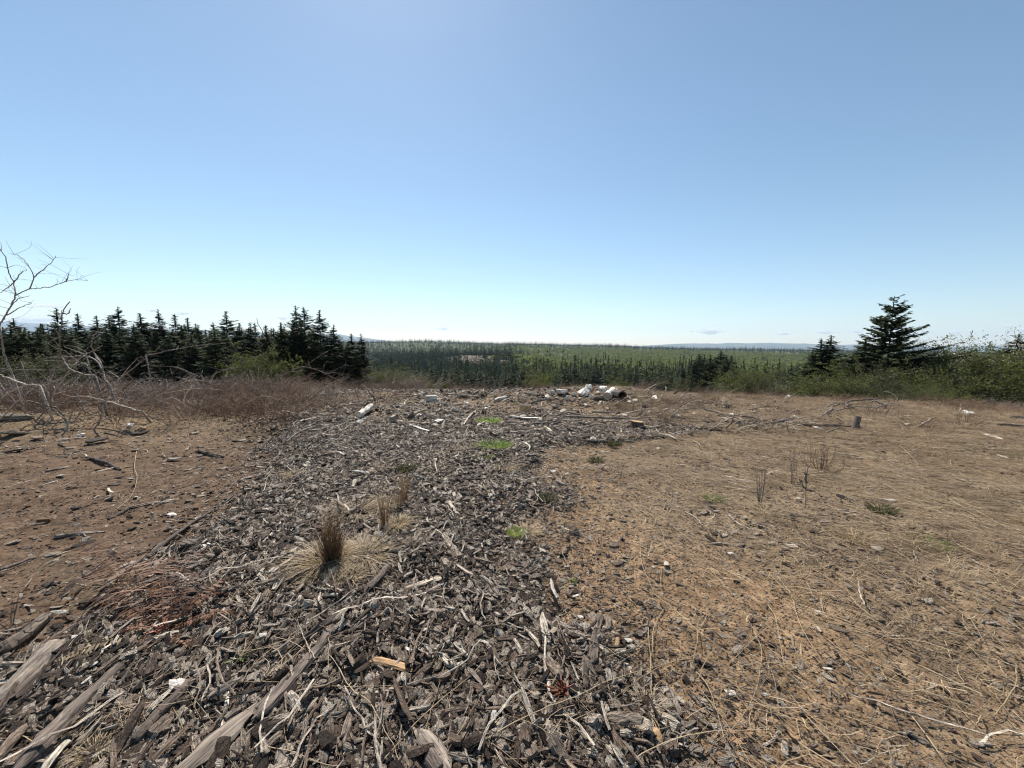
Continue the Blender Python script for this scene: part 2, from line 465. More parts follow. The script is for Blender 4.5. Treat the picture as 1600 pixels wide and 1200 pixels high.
def splinter_mesh(name, mat, asp=.12, sides=5, seg=4, bend=.06):
    t = np.linspace(-.5, .5, seg + 1)
    pts = np.stack([t, bend * np.cos(t * 3) + rng.normal(0, .012, seg + 1), rng.normal(0, .012, seg + 1)], -1)
    mb = MB(); rad = asp * .5 * np.interp(t, [-.5, -.3, .3, .5], [rng.uniform(.3, 1), 1, .9, rng.uniform(.15, .9)])
    mb.tube(pts, rad, sides, .16, squash=rng.uniform(.4, .8))
    return mb.mesh(name, mat)

def hull_mesh(name, mat, asp=.7, flat=.55, n=11):
    bm = bmesh.new()
    p = rng.normal(0, 1, (n, 3)); p /= np.linalg.norm(p, axis=1)[:, None]
    p *= np.array([.5, .5 * asp, .5 * flat]) * rng.uniform(.8, 1.1, (n, 1))
    for v in p: bm.verts.new(v)
    r = bmesh.ops.convex_hull(bm, input=bm.verts)
    bmesh.ops.delete(bm, geom=[g for g in r['geom_interior'] if isinstance(g, bmesh.types.BMVert)], context='VERTS')
    me = bpy.data.meshes.new(name); bm.to_mesh(me); bm.free(); me.materials.append(mat)
    return me

FLAKES = [flake_mesh('bark_chip', BARK, rng.uniform(.3, .75), rng.uniform(.07, .2), int(rng.integers(7, 11)), rng.uniform(.05, .5)) for _ in range(12)]
STRIPS = [flake_mesh('bark_strip', BARK, rng.uniform(.12, .24), rng.uniform(.04, .09), 10, rng.uniform(.1, .5)) for _ in range(6)]
SPLINTERS = [splinter_mesh('splinter', BARK, rng.uniform(.07, .18)) for _ in range(8)]
HULLS = [hull_mesh('bark_crumb', BARK) for _ in range(6)]
CLODS = [hull_mesh('soil_clod', CLOD, rng.uniform(.6, 1), rng.uniform(.5, .8)) for _ in range(5)]
THIN = [splinter_mesh('thin_stick', BARK, rng.uniform(.014, .034), 4, 7, rng.uniform(.0, .14)) for _ in range(8)]
ALLCH = FLAKES + STRIPS + SPLINTERS + HULLS + CLODS + THIN
iT = np.arange(37, 45)
iF = np.arange(0, 12); iS = np.arange(12, 18); iP = np.arange(18, 26); iH = np.arange(26, 32); iC = np.arange(32, 37)

def sample(n, rmax, rmin=.7, half=R(60), pw=.5):
    r = (rmin ** (1 / pw) + rng.random(n) * (rmax ** (1 / pw) - rmin ** (1 / pw))) ** pw
    a = rng.uniform(-half, half, n)
    return np.sin(a) * r, np.cos(a) * r

def place(x, y, kinds, size, sink=.1, tiltsd=.35, aniso=None, lift=0., flat=1.):
    n = len(x)
    idx = rng.choice(kinds, n)
    gx, gy = slope_tilt(x, y)
    yaw = rng.uniform(0, 2 * np.pi, n)
    if aniso is not None:
        k = rng.random(n) < aniso[1]; yaw = np.where(k, aniso[0] + rng.normal(0, .45, n), yaw)
    rot = np.stack([rng.normal(0, tiltsd, n) + gy * .7, rng.normal(0, tiltsd, n) * .7 - gx * .7, yaw], -1)
    scl = np.stack([size, size * rng.uniform(.7, 1.2, n), size * rng.uniform(.7, 1.3, n) * flat], -1)
    z = H(x, y) + size * rng.uniform(-sink, .18, n) + lift
    return np.stack([x, y, z], -1), rot, scl, idx

chunks = []
def grow(x, y, w, **k):
    m = rng.random(len(x)) < w
    if m.any():
        s = k.pop('size'); s = s(m.sum()) if callable(s) else s[m]
        chunks.append(place(x[m], y[m], size=s, **k))

BDIR = 1.92   # the debris ridge runs away from the camera; long pieces mostly follow it
# bark bed: coarse, long pieces, fine; pieces grow slightly coarser with distance
def bed(n, y0, y1, pw=1.):
    y = y0 + (y1 - y0) * rng.random(n) ** pw
    L, Rr = edges(y); x = L - .6 + (np.maximum(Rr, 0) + 1.4 - L) * rng.random(n)
    return x, y
ANY = np.concatenate([iF, iS, iS, iP, iP, iF])
x, y = bed(330000, .7, 9, 1.35); b = berm(x, y)
grow(x, y, b, kinds=ANY, size=lambda n: np.clip(rng.lognormal(np.log(.032), .5, n), .010, .13), tiltsd=.5, aniso=(BDIR, .45))
x, y = bed(80000, 8, 17.5); b = berm(x, y)
grow(x, y, b, kinds=np.concatenate([iF, iS, iP, iP, iH]), size=lambda n: np.clip(rng.lognormal(np.log(.062), .5, n), .025, .28), tiltsd=.5)
x, y = bed(11000, .75, 12, 1.2); b = berm(x, y)
grow(x, y, b * .8, kinds=np.concatenate([iS, iP]), size=lambda n: np.clip(rng.lognormal(np.log(.085), .42, n), .04, .30), tiltsd=.28, aniso=(BDIR, .6), lift=.018)
x, y = bed(110000, .7, 5.5, 1.2); b = berm(x, y)
grow(x, y, b, kinds=np.concatenate([iF, iP, iP, iH]), size=lambda n: rng.uniform(.012, .032, n), tiltsd=.6)
x, y = bed(2600, .7, 14, 1.3); b = berm(x, y)
grow(x, y, b, kinds=iT, size=lambda n: np.clip(rng.lognormal(np.log(.20), .45, n), .10, .6), tiltsd=.14, aniso=(BDIR, .5), lift=.018)
x, y = sample(9000, 14, pw=.6); b = 1 - berm(x, y)
grow(x, y, b * .6, kinds=iT, size=lambda n: np.clip(rng.lognormal(np.log(.14), .5, n), .05, .5), tiltsd=.08, lift=.004)
# chips straying off the bed over the soil
x, y = bed(60000, .8, 9); L_, R_ = edges(y); x = R_ + rng.exponential(.38, len(x))
grow(x, y, (1 - berm(x, y)) * .28, kinds=ANY, size=lambda n: np.clip(rng.lognormal(np.log(.030), .4, n), .014, .08), tiltsd=.3, flat=.6)
x, y = bed(26000, .9, 9.5, .9); L_, R_ = edges(y); x = L_ + .15 - rng.exponential(.42, len(x))
grow(x, y, (1 - berm(x, y)) * .55, kinds=ANY, size=lambda n: np.clip(rng.lognormal(np.log(.038), .5, n), .014, .14), tiltsd=.3, flat=.7)
# right-hand ground: small chips, crumbs and clods over soil
x, y = sample(220000, 17, pw=.62); b = 1 - berm(x, y); tr = track(x, y); gap = .55 + .45 * sstep(-.25, .2, fbm(x * 1.6, y * 1.6, 4, 55))
grow(x, y, b * (1 - tr) * gap, kinds=np.concatenate([iF, iP, iP, iS, iT]), size=lambda n: np.clip(rng.lognormal(np.log(.026), .5, n), .010, .09), tiltsd=.2, flat=.55)
x, y = sample(330000, 8, pw=.72); b = 1 - berm(x, y); tr = track(x, y); gap = .4 + .6 * sstep(-.2, .2, fbm(x * 2.6, y * 2.6, 4, 56))
grow(x, y, b * (1 - .8 * tr) * gap, kinds=np.concatenate([iC, iP, iP, iP, iF]), size=lambda n: rng.uniform(.006, .022, n), tiltsd=.4, flat=.7)
x, y = sample(70000, 16.5, 3.5, pw=.6); b = (1 - berm(x, y)) * (1 - track(x, y)) * sstep(-.2, .3, fbm(x * .9, y * 1.4, 4, 57) + .1)
grow(x, y, b * .5, kinds=np.concatenate([iF, iS, iP, iP]), size=lambda n: np.clip(rng.lognormal(np.log(.045), .4, n), .02, .13), tiltsd=.25, flat=.5, lift=.012)
# soil of the track: clods and a few splinters in bands
x, y = sample(90000, 12, pw=.7); tr = track(x, y)
band = sstep(-.1, .35, fbm(x * .5 + y * .8, y * 2.2 - x * .3, 3, 77))
grow(x, y, tr * (.35 + .65 * band), kinds=np.concatenate([iC, iC, iC, iH, iP, iF, iP]), size=lambda n: np.clip(rng.lognormal(np.log(.022), .55, n), .008, .13), tiltsd=.3)
x, y = sample(13000, 12, 2); tr = track(x, y); band = .8 * sstep(5.2, 7.5, y) + .2 * sstep(3, 2, y) + sstep(-.1, .3, fbm(x * .6 + y * .5, y * 1.6, 3, 78))
grow(x, y, tr * (.05 + .4 * band), kinds=np.concatenate([iP, iS, iP, iT, iF]), size=lambda n: np.clip(rng.lognormal(np.log(.085), .5, n), .03, .4), tiltsd=.12, aniso=(.35, .7), flat=.5)
P = np.vstack([c[0] for c in chunks]); RT = np.vstack([c[1] for c in chunks]); SC = np.vstack([c[2] for c in chunks]); IX = np.concatenate([c[3] for c in chunks])

# the 300 chips that show largest are objects of their own
px, py = project(P)
dist = np.linalg.norm(P - CAM, axis=1)
big = SC[:, 0] * SC[:, 1] / dist ** 2 * np.where(np.isin(IX, iF), .5, np.where(np.isin(IX, iS), .2, 0))
big[(px < 5) | (px > 1595) | (py > 1195) | (py < 600)] = 0
sel = np.argsort(-big)[:270]
keep = np.ones(len(P), bool); keep[sel] = False
scatter('bark_litter', ALLCH, P[keep], RT[keep], SC[keep], IX[keep], 'bed of bark chips, splinters and crumbs covering the ground')
for k in sel:
    strip = IX[k] in iS
    o = link('bark_strip' if strip else 'bark_chip', ALLCH[IX[k]])
    o.location = P[k]; o.rotation_euler = RT[k]; o.scale = SC[k]
    if strip: tag(o, 'long narrow strip of bark lying in the foreground bark bed', 'bark strip', 'long bark strips in the foreground bark bed')
    else: tag(o, 'broad flat bark chip lying in the foreground bark bed', 'bark chip', 'broad bark chips in the foreground bark bed')

# ------------------------------------------------------------------ grass and stems
def blades(mb, n, h, spread, droop, width, base=.04, lean=(0, 0), seg=4, tint=(.1, .9), curl=0):
    """n curved ribbons rising from a small patch round the origin."""
    a = rng.uniform(0, 2 * np.pi, n); rb = base * np.sqrt(rng.random(n))
    hh = h * rng.uniform(.55, 1.1, n); sp = spread * rng.uniform(.2, 1.1, n)
    t = np.linspace(0, 1, seg + 1)
    dx = np.cos(a); dy = np.sin(a)
    X = (rb * dx)[:, None] + dx[:, None] * sp[:, None] * t ** 1.3 + lean[0] * t ** 1.4
    Y = (rb * dy)[:, None] + dy[:, None] * sp[:, None] * t ** 1.3 + lean[1] * t ** 1.4
    Z = hh[:, None] * (t - droop * rng.uniform(.5, 1.1, n)[:, None] * t ** 2.6)
    jit = curl * h * rng.normal(0, 1, (3, n, seg + 1)) * t; X = X + jit[0]; Y = Y + jit[1]; Z = np.maximum(Z + jit[2], -.01)
    C = np.stack([X, Y, Z], -1)
    b = rng.uniform(0, 2 * np.pi, n); w = width * rng.uniform(.6, 1.2, n)
    side = np.stack([np.cos(b), np.sin(b), np.zeros(n)], -1)[:, None] * (w[:, None] * np.interp(t, [0, .6, 1], [1, .8, .12]))[..., None] * .5
    V = np.stack([C - side, C + side], 2).reshape(-1, 3)
    i = np.arange(n)[:, None] * (seg + 1) * 2 + np.arange(seg)[None] * 2
    Q = np.stack([i, i + 1, i + 3, i + 2], -1).reshape(-1, 4)
    mb.add(V, None, Q, np.repeat(rng.uniform(*tint, n), (seg + 1) * 2))

def thatch_mesh(name, mat, n=30, L=.22, w=.0024, r=.16, align=.5, zmax=.03):
    """stems lying flat, matted together"""
    mb = MB(); seg = 3; t = np.linspace(-.5, .5, seg + 1)
    a = np.where(rng.random(n) < align, rng.normal(0, .35, n), rng.uniform(0, 2 * np.pi, n))
    l = L * rng.uniform(.4, 1.2, n); c = rng.uniform(-r, r, (n, 2)); k = rng.normal(0, .35, n)
    X = c[:, :1] + l[:, None] * (t * np.cos(a)[:, None] - k[:, None] * t ** 2 * np.sin(a)[:, None])
    Y = c[:, 1:] + l[:, None] * (t * np.sin(a)[:, None] + k[:, None] * t ** 2 * np.cos(a)[:, None])
    z0 = rng.uniform(0, zmax, n); Z = z0[:, None] + rng.normal(0, .3, n)[:, None] * t * zmax * 2 + .004
    C = np.stack([X, Y, Z], -1)
    side = np.stack([-np.sin(a), np.cos(a), rng.normal(0, .6, n)], -1); side /= np.linalg.norm(side, axis=1)[:, None]
    side = side[:, None] * (w * rng.uniform(.5, 1.3, n))[:, None, None] * .5
    V = np.stack([C - side, C + side], 2).reshape(-1, 3)
    i = np.arange(n)[:, None] * (seg + 1) * 2 + np.arange(seg)[None] * 2
    mb.add(V, None, np.stack([i, i + 1, i + 3, i + 2], -1).reshape(-1, 4), np.repeat(rng.uniform(0, 1, n), (seg + 1) * 2))
    return mb.mesh(name, mat)

def grass_mesh(name, mat, n, h, spread, droop, width, **k):
    mb = MB(); blades(mb, n, h, spread, droop, width, **k); return mb.mesh(name, mat)

TH = [thatch_mesh('thatch', THATCH) for _ in range(6)]
SG = [grass_mesh('straw_tuft', THATCH, 26, .12, .10, .6, .003, base=.05, curl=.03) for _ in range(4)]
GG = [grass_mesh('green_tuft', GREEN, 16, .06, .05, .4, .004, base=.04) for _ in range(3)]
allg = TH + SG + GG
Pg, Rg, Sg, Ig = [], [], [], []
def gadd(x, y, idx, s, yaw, lift=0.):
    gx, gy = slope_tilt(x, y)
    Pg.append(np.stack([x, y, H(x, y) + lift], -1)); Rg.append(np.stack([gy * .9, -gx * .9, yaw], -1))
    Sg.append(np.stack([s, s, s], -1)); Ig.append(idx)
x, y = sample(17000, 18, 1.0, pw=.58)
L_, R_ = edges(y)
w = sstep(.2, 2.6, x - np.minimum(np.maximum(R_, 0), 1.) * .8) * (.20 + .80 * sstep(-.15, .3, fbm(x * .6, y * .6, 4, 12) + .12 * (x - 2.5) + .05 * (y - 3)))
w = np.maximum(w, .6 * sstep(8.5, 11, y) * sstep(2, 5, x)) * (1 - .85 * berm(x, y))
m = rng.random(len(x)) < w
gadd(x[m], y[m], rng.integers(0, 6, m.sum()), rng.uniform(.7, 1.5, m.sum()), rng.normal(2.5, .5, m.sum()))
x, y = bed(110, .8, 9); b = berm(x, y); m = rng.random(len(x)) < b * .5
gadd(x[m], y[m], rng.integers(0, 6, m.sum()), rng.uniform(.5, 1.2, m.sum()), rng.uniform(0, 6.28, m.sum()), .02)
# standing straw, more of it towards the rim and at the right
x, y = sample(17000, 24, 2)
w = (sstep(1.5, 4.5, x) * .38 * sstep(0, .35, fbm(x * .7, y * .7, 3, 15)) + .85 * sstep(9.5, 12.5, y + .15 * x) * sstep(3, 7, x)) * (1 - berm(x, y) * .6)
m = rng.random(len(x)) < w
gadd(x[m], y[m], rng.integers(6, 10, m.sum()), rng.uniform(.6, 1.6, m.sum()) * (1 + .5 * sstep(10, 14, y[m])), rng.uniform(0, 6.28, m.sum()))
# green flecks of new grass
x, y = sample(9000, 17, 2.5)
w = green_mask(x, y) * sstep(.0, .25, fbm(x * 1.3, y * 1.3, 3, 21)) * .7
m = rng.random(len(x)) < w
gadd(x[m], y[m], rng.integers(10, 13, m.sum()), rng.uniform(.5, 1.1, m.sum()), rng.uniform(0, 6.28, m.sum()))
scatter('dry_grass', allg, np.vstack(Pg), np.vstack(Rg), np.vstack(Sg), np.concatenate(Ig), 'matted dry grass and straw lying over the clearing')

def tuft(px, py, parts, label, cat='grass tuft', name='grass_tuft', group=None, dy=0):
    p = ground(px, py)
    e = empty(name, p, label, cat, group)
    for nm, mat, args in parts:
        mb = MB()
        for a in args:
            a = dict(a); off = a.pop('off', (0, 0)); m2 = MB(); blades(m2, **a)
            V = np.vstack(m2.V) + np.array([off[0], off[1], 0]); mb.add(V, None, m2.Q[0], m2.A[0])
        mb.build(nm, mat, e)
    return e

tuft(520, 884, [('stems', RUST, [dict(n=260, h=.42, spread=.06, droop=.04, width=.0035, base=.04, seg=4, curl=.06), dict(n=160, h=.26, spread=.10, droop=.12, width=.0035, base=.05, seg=4, curl=.06)]),
                ('blades', STRAW, [dict(n=520, h=.17, spread=.34, droop=.75, width=.004, base=.09, curl=.03, off=(-.05, .03)),
                                   dict(n=420, h=.13, spread=.28, droop=.8, width=.004, base=.12, curl=.05, off=(.18, .12)),
                                   dict(n=120, h=.07, spread=.16, droop=.8, width=.005, base=.05, curl=.05, off=(-.02, -.17))])],
     'tall rust-brown grass clump rising from a skirt of pale straw in the bark', 'grass clump', 'grass_clump')
tuft(601, 825, [('stems', RUST, [dict(n=70, h=.38, spread=.07, droop=.12, width=.0035, base=.025, curl=.03),
                                 dict(n=30, h=.34, spread=.06, droop=.12, width=.0035, base=.02, off=(.03, .35), curl=.03)]),
                ('blades', STRAW, [dict(n=420, h=.13, spread=.17, droop=.75, width=.004, base=.06, curl=.04, off=(.11, .02))])],
     'thin rust-brown grass clump with a mop of pale straw on its right', 'grass clump', 'grass_clump')
tuft(633, 786, [('stems', RUST, [dict(n=60, h=.36, spread=.06, droop=.05, width=.004, base=.02, curl=.03)])],
     'slender dark brown grass clump behind the straw mop, furthest of three rusty clumps', 'grass clump', 'grass_clump')
tuft(555, 800, [('blades', STRAW, [dict(n=420, h=.10, spread=.30, droop=.85, width=.004, base=.16, curl=.06), dict(n=200, h=.12, spread=.2, droop=.8, width=.004, base=.1, curl=.05, off=(.25, .2))])],
     'flattened pale straw patch behind the tall rust-brown grass clump', 'grass patch', 'straw_patch')
tuft(806, 838, [('blades', GREEN, [dict(n=230, h=.085, spread=.07, droop=.3, width=.005, base=.05)]),
                ('dead_blades', STRAW, [dict(n=200, h=.09, spread=.17, droop=.8, width=.004, base=.08, curl=.04, off=(.1, .06))])],
     'vivid green grass tuft with straw behind it at the edge of the bark')
tuft(770, 700, [('blades', GREEN, [dict(n=500, h=.13, spread=.16, droop=.4, width=.009, base=.24), dict(n=300, h=.11, spread=.12, droop=.4, width=.009, base=.13, off=(-.12, -.6))])],
     'widest bright green grass patch, in the bark behind the straw clumps')
tuft(765, 660, [('blades', GREEN, [dict(n=320, h=.13, spread=.16, droop=.4, width=.012, base=.22)])],
     'low green grass patch in front of the pale wood slab on the debris ridge')
tuft(1115, 783, [('blades', GREEN, [dict(n=260, h=.08, spread=.09, droop=.4, width=.006, base=.08)])],
     'small green grass tuft alone on the brown litter right of centre')
tuft(1452, 850, [('blades', GREEN, [dict(n=160, h=.07, spread=.1, droop=.6, width=.005, base=.14)])],
     'faint green grass streak in the matted straw at the right')
tuft(855, 780, [('blades', SHRUB_DULL, [dict(n=90, h=.06, spread=.06, droop=.3, width=.012, base=.07)])],
     'small dull green weed behind the vivid green grass tuft', 'weed', 'weed')
tuft(545, 905, [('blades', STRAW, [dict(n=150, h=.09, spread=.12, droop=.75, width=.006, base=.08, curl=.04)])],
     'small curly straw tuft just in front of the tall rust-brown grass clump')
tuft(150, 1180, [('blades', STRAW, [dict(n=160, h=.07, spread=.09, droop=.8, width=.0035, base=.04, curl=.05)])],
     'pale straw tuft among bark at the bottom left corner')
tuft(1010, 1105, [('blades', STRAW, [dict(n=60, h=.06, spread=.12, droop=.7, width=.0035, base=.05, curl=.06)])],
     'sparse curly straw tuft where the bark bed meets bare soil in the foreground')
for (px, py, lab) in [(460, 745, 'tall pale straw wisps leaning on the left edge of the bark ridge'), (1192, 800, 'mound of drooping straw under the thin dark stalks right of centre'),
                      (1335, 845, 'pale straw tuft in front of the dark weed clump at right'), (790, 735, 'pale straw tuft just right of the wide green grass patch')]:
    tuft(px, py, [('blades', STRAW, [dict(n=140, h=.13, spread=.22, droop=.7, width=.005, base=.08, curl=.05)])], lab)
for (px, py, lab) in [(635, 735, 'dull grey-green weed in the bark behind the straw clumps'), (960, 695, 'low green weed in front of the sawn stump'), (540, 1003 - 100, None),
                      (1378, 800, 'dark leafy weed clump in the straw at right'), (932, 722, 'dark low weed on brown litter in front of the sawn stump')]:
    if lab: tuft(px, py, [('blades', SHRUB_DULL, [dict(n=130, h=.10, spread=.10, droop=.4, width=.014, base=.10)])], lab, 'weed', 'weed')
tuft(893, 912, [('blades', GREEN, [dict(n=26, h=.035, spread=.05, droop=.5, width=.006, base=.03)])], 'pale green weed poking out of chips right of the bark bed', 'weed', 'weed')
e = tuft(378, 1028, [('blades', BROADLEAF, [dict(n=12, h=.035, spread=.06, droop=.5, width=.018, base=.02)])], 'tiny bright green leafy sprig beside the dead fern', 'sprig', 'leafy_sprig')

# upright dead stalks on the right
def stalk(px, py, top, n, label, spread=.08, mat=TWIG, r=.004, seeds=False, name='dead_stalk', cat='dead stalk'):
    p = ground(px, py); hpx = py - top; h = hpx * p[1] / FPX
    e = empty(name, p, label, cat)
    mb = MB(); sd = MB()
    for i in range(n):
        a = rng.uniform(0, 6.28); hh = h * rng.uniform(.6, 1.) if i else h
        k = rng.normal(0, .12, 2) * hh; q = np.array([math.cos(a), math.sin(a)]) * spread * rng.random()
        pts = smooth_line([[q[0] * .3, q[1] * .3, -.02], [q[0] + k[0] * .3, q[1] + k[1] * .3, hh * .45], [q[0] + k[0], q[1] + k[1], hh]], 3)
        mb.tube(pts, np.linspace(r, r * .35, len(pts)), 4)
        for j in range(4):
            s = pts[rng.integers(2, len(pts) - 1)]; d = rng.normal(0, 1, 3) * hh * .12; d[2] = abs(d[2]) * 1.3
            mb.tube([s, s + d], [r * .5, r * .2], 3)
            if seeds:
                for _ in range(5): sd.tube([s + d * rng.random(), s + d * rng.random() + rng.normal(0, .012, 3) + [0, 0, .02]], [.007, .004], 4)
    mb.build('stems', mat, e)
    if seeds: sd.build('seed_heads', BARK_DARK, e)
stalk(1187, 788, 718, 7, 'cluster of thin dark stalks rising from drooping straw right of centre', .05)
stalk(1237, 757, 690, 6, 'spray of thin dead stalks behind the dark seeded stalk', .15)
stalk(1258, 795, 727, 2, 'single dark dead stalk with seed heads standing in straw', .02, seeds=True)
stalk(1283, 738, 690, 30, 'dense upright clump of fine purple-brown dead stalks at right', .28, BRUSH, .0035, name='dead_stalk_clump')
stalk(968, 752, 718, 1, 'lone tiny dead stalk on the brown litter in front of the stump', .0)
stalk(17, 975, 925, 4, 'thin dark dead stalks standing at the left edge of the track', .05)

# ------------------------------------------------------------------ long dry stems traced over the ground
def stem(pts, label, r=.0035, mat=STRAW, lift=.03, name='dry_stem', cat='dry stem', sides=5):
    r = r * .72; g = [ground(*p) for p in pts]
    arch = rng.uniform(.3, 1.2)
    for k, q in enumerate(g):
        # a shared height keeps the stem over the spot it was seen at
        t = k / max(1, len(g) - 1); hh = lift * (.35 + arch * math.sin(math.pi * t))
        d = q - CAM; q[:] = CAM + d * (1 - hh / CAM_Z)
    c = np.array(g).mean(0); c[2] = H(c[0], c[1])
    P = smooth_line(g, 5) - c
    P = P + rng.normal(0, .0012, P.shape)
    mb = MB(); mb.tube(P, np.linspace(r, r * .45, len(P)) * (1 + .15 * rng.normal(0, 1, len(P))), sides, a=rng.uniform(.3, 1))
    o = mb.build(name, mat, None, True); o.location = c
    return tag(o, label, cat)

stems = [
 ([(197, 1200), (214, 1110), (232, 1040), (240, 1003)], 'long straight pale stem rising to the dead fern from the bottom edge', .0035),
 ([(482, 993), (520, 1030), (548, 1075), (578, 1098), (598, 1135), (615, 1165), (626, 1200)], 'pale arching stem sweeping down the bark to the bottom edge', .004),
 ([(0, 1142), (40, 1152), (65, 1172), (83, 1200)], 'curved pale stem hooking across the bottom left corner', .004),
 ([(440, 1115), (447, 1155), (468, 1200)], 'short pale stem beside the white chips, left of the arching stem', .003),
 ([(400, 1165), (450, 1172), (500, 1192), (560, 1198)], 'pale stem lying along the bottom edge, left of centre', .003),
 ([(345, 1063), (450, 1067), (540, 1073), (620, 1072), (700, 1080), (790, 1070)], 'long thin stem running crosswise over the bark in the foreground', .003),
 ([(590, 1200), (640, 1140), (690, 1092), (740, 1050), (800, 985)], 'stem rising diagonally to the right across the bark and soil edge', .0035),
 ([(656, 1200), (668, 1130), (683, 1080), (700, 1022)], 'near-upright thin stem crossing the diagonal stems', .003),
 ([(690, 1190), (720, 1140), (752, 1085)], 'short slanting stem left of the white square chip', .003),
 ([(700, 1195), (760, 1155), (830, 1115), (900, 1088), (960, 1060), (1030, 1040), (1100, 1020)], 'long stem sweeping from bottom centre up to the right', .0035),
 ([(800, 1167), (870, 1135), (930, 1108), (1000, 1060), (1050, 1035), (1120, 1022), (1195, 1010)], 'long stem crossing the bark edge towards the bare soil', .003),
 ([(980, 1192), (1040, 1160), (1100, 1145), (1180, 1140), (1240, 1141)], 'stem curving flat across bare soil at the bottom, under the yellow wood disc', .0035),
 ([(1013, 980), (1017, 1040), (1018, 1080), (1020, 1112)], 'pale forked stem standing along the bark edge', .0045),
 ([(1038, 950), (1022, 980), (1019, 1020), (1012, 1030)], 'pale stem parallel to the forked stem at the bark edge', .0035),
 ([(1058, 955), (1090, 985), (1130, 1015), (1165, 1040)], 'stem running down to the right over orange soil', .003),
 ([(1120, 947), (1092, 970), (1090, 1000), (1083, 1030), (1081, 1048)], 'pale crooked stem bending down over the soil right of the bark', .0035),
 ([(1087, 1050), (1105, 1070), (1120, 1110), (1135, 1160), (1152, 1193)], 'stem descending steeply across the orange soil', .0035),
 ([(1162, 955), (1180, 990), (1190, 1020), (1180, 1080), (1160, 1120), (1130, 1150), (1105, 1172)], 'long bowed stem curving down and left across the orange soil', .0035),
 ([(1000, 855), (1003, 880), (1015, 910), (1025, 930), (1036, 938)], 'thin bent stem lying on the brown litter right of the bark', .003),
 ([(1035, 885), (1032, 910), (1036, 935)], 'short upright stem beside the white chip on brown litter', .003),
 ([(1090, 865), (1120, 885), (1150, 905), (1180, 925), (1210, 950)], 'long straight stem running down to the right through brown litter', .0035),
 ([(1200, 945), (1212, 965), (1216, 990), (1226, 1045)], 'kinked stem beside the bowed stem on orange soil', .003),
 ([(1215, 900), (1236, 930), (1245, 960), (1258, 990), (1292, 1045)], 'pale stem slanting down the middle of the bare soil', .0035),
 ([(1455, 925), (1500, 955), (1545, 985), (1585, 1025)], 'long pale stem lying in straw at the right', .0035),
 ([(1460, 1002), (1500, 1020), (1550, 1045), (1600, 1070)], 'straight stem reaching the right edge over orange soil', .003),
 ([(1510, 957), (1525, 980), (1542, 1010)], 'short pale stem in the straw near the right edge', .003),
 ([(1587, 1037), (1588, 1065), (1575, 1090), (1560, 1110), (1553, 1125)], 'thick wavy root-like stem near the right edge', .006),
 ([(1425, 1120), (1445, 1145), (1465, 1175), (1475, 1192)], 'pale stem on soil at the bottom right', .0035),
 ([(1240, 1055), (1258, 1065), (1277, 1087)], 'short curved stem on orange soil near its left side', .003),
 ([(1254, 1122), (1262, 1138), (1270, 1145)], 'short thick pale stem piece by the yellow wood chips', .005),
 ([(1200, 1040), (1210, 1062), (1218, 1120)], 'upright pale stem at the left side of the orange soil', .003),
 ([(1533, 1118), (1528, 1128), (1523, 1140)], 'little forked twig on soil near the bottom right corner', .005),
 ([(213, 705), (210, 730), (214, 745), (206, 773), (178, 800)], 'thin arching stem standing on the bare track', .006),
 ([(316, 830), (340, 850), (358, 880), (359, 908)], 'thin curling stem at the left edge of the bark ridge', .004),
 ([(222, 900), (230, 925)], 'short pale upright stem above the dead fern', .0045),
 ([(235, 880), (250, 915), (252, 928)], 'thin bent stem above the dead fern, right of the short one', .0035),
 ([(303, 888), (290, 912), (278, 925)], 'slanting pale stem above the dead fern, at its right', .0035),
 ([(384, 985), (383, 1010), (372, 1030), (357, 1047)], 'thin curved stem passing the green sprig', .003),
 ([(510, 980), (514, 1010), (512, 1050), (516, 1070)], 'thin upright stem beside the arching stem', .003),
 ([(1470, 770), (1500, 790), (1530, 800), (1600, 840)], 'long pale stem in the straw below the right edge debris', .006),
 ([(1495, 850), (1530, 865), (1548, 872)], 'bundle-like pale stem lying in straw near the right edge', .007),
 ([(1385, 685), (1410, 700), (1430, 720), (1438, 735)], 'pale bent stem standing in grass at the right', .008),
 ([(900, 800), (935, 818), (960, 835)], 'thin stem on brown litter right of the vivid green tuft', .004),
 ([(1020, 800), (1050, 820), (1085, 850), (1110, 870)], 'thin straight stem in the litter below the small green tuft', .004),
]
for pts, lab, r in stems: stem(pts, lab, r)
def filler(n, box, r, grp, lab, mat=THATCH, L=(60, 150), slope=.65):
    for k in range(n):
        px = rng.uniform(box[0], box[2]); py = rng.uniform(box[1], box[3]); g = max(.25, (py - 560) / 400)
        l = rng.uniform(*L) * g; sl = slope * rng.uniform(.3, 1.5) * (1 if rng.random() < .75 else -1); b = rng.normal(0, 12) * g
        pts = [(px, py), (px + l * .5, py + l * .5 * sl + b), (px + l, min(1250, py + l * sl))]
        o = stem(pts, lab, r * rng.uniform(.7, 1.2), mat, .02, sides=4); o['group'] = grp
filler(70, (1020, 820, 1600, 1060), .0028, 'loose straw stems lying on the right', 'thin loose straw stem lying slantwise in the matted straw at right')
filler(26, (620, 980, 1020, 1180), .0025, 'loose stems over the bark', 'thin loose stem lying across the bark bed at bottom centre', slope=-.7)
filler(34, (1050, 1000, 1600, 1190), .0022, 'loose stems over orange soil', 'thin loose straw stem lying on the bare orange soil')
filler(24, (250, 780, 520, 1100), .0024, 'loose stems over the left bark', 'thin loose stem lying across the left flank of the bark bed', slope=-1.0)

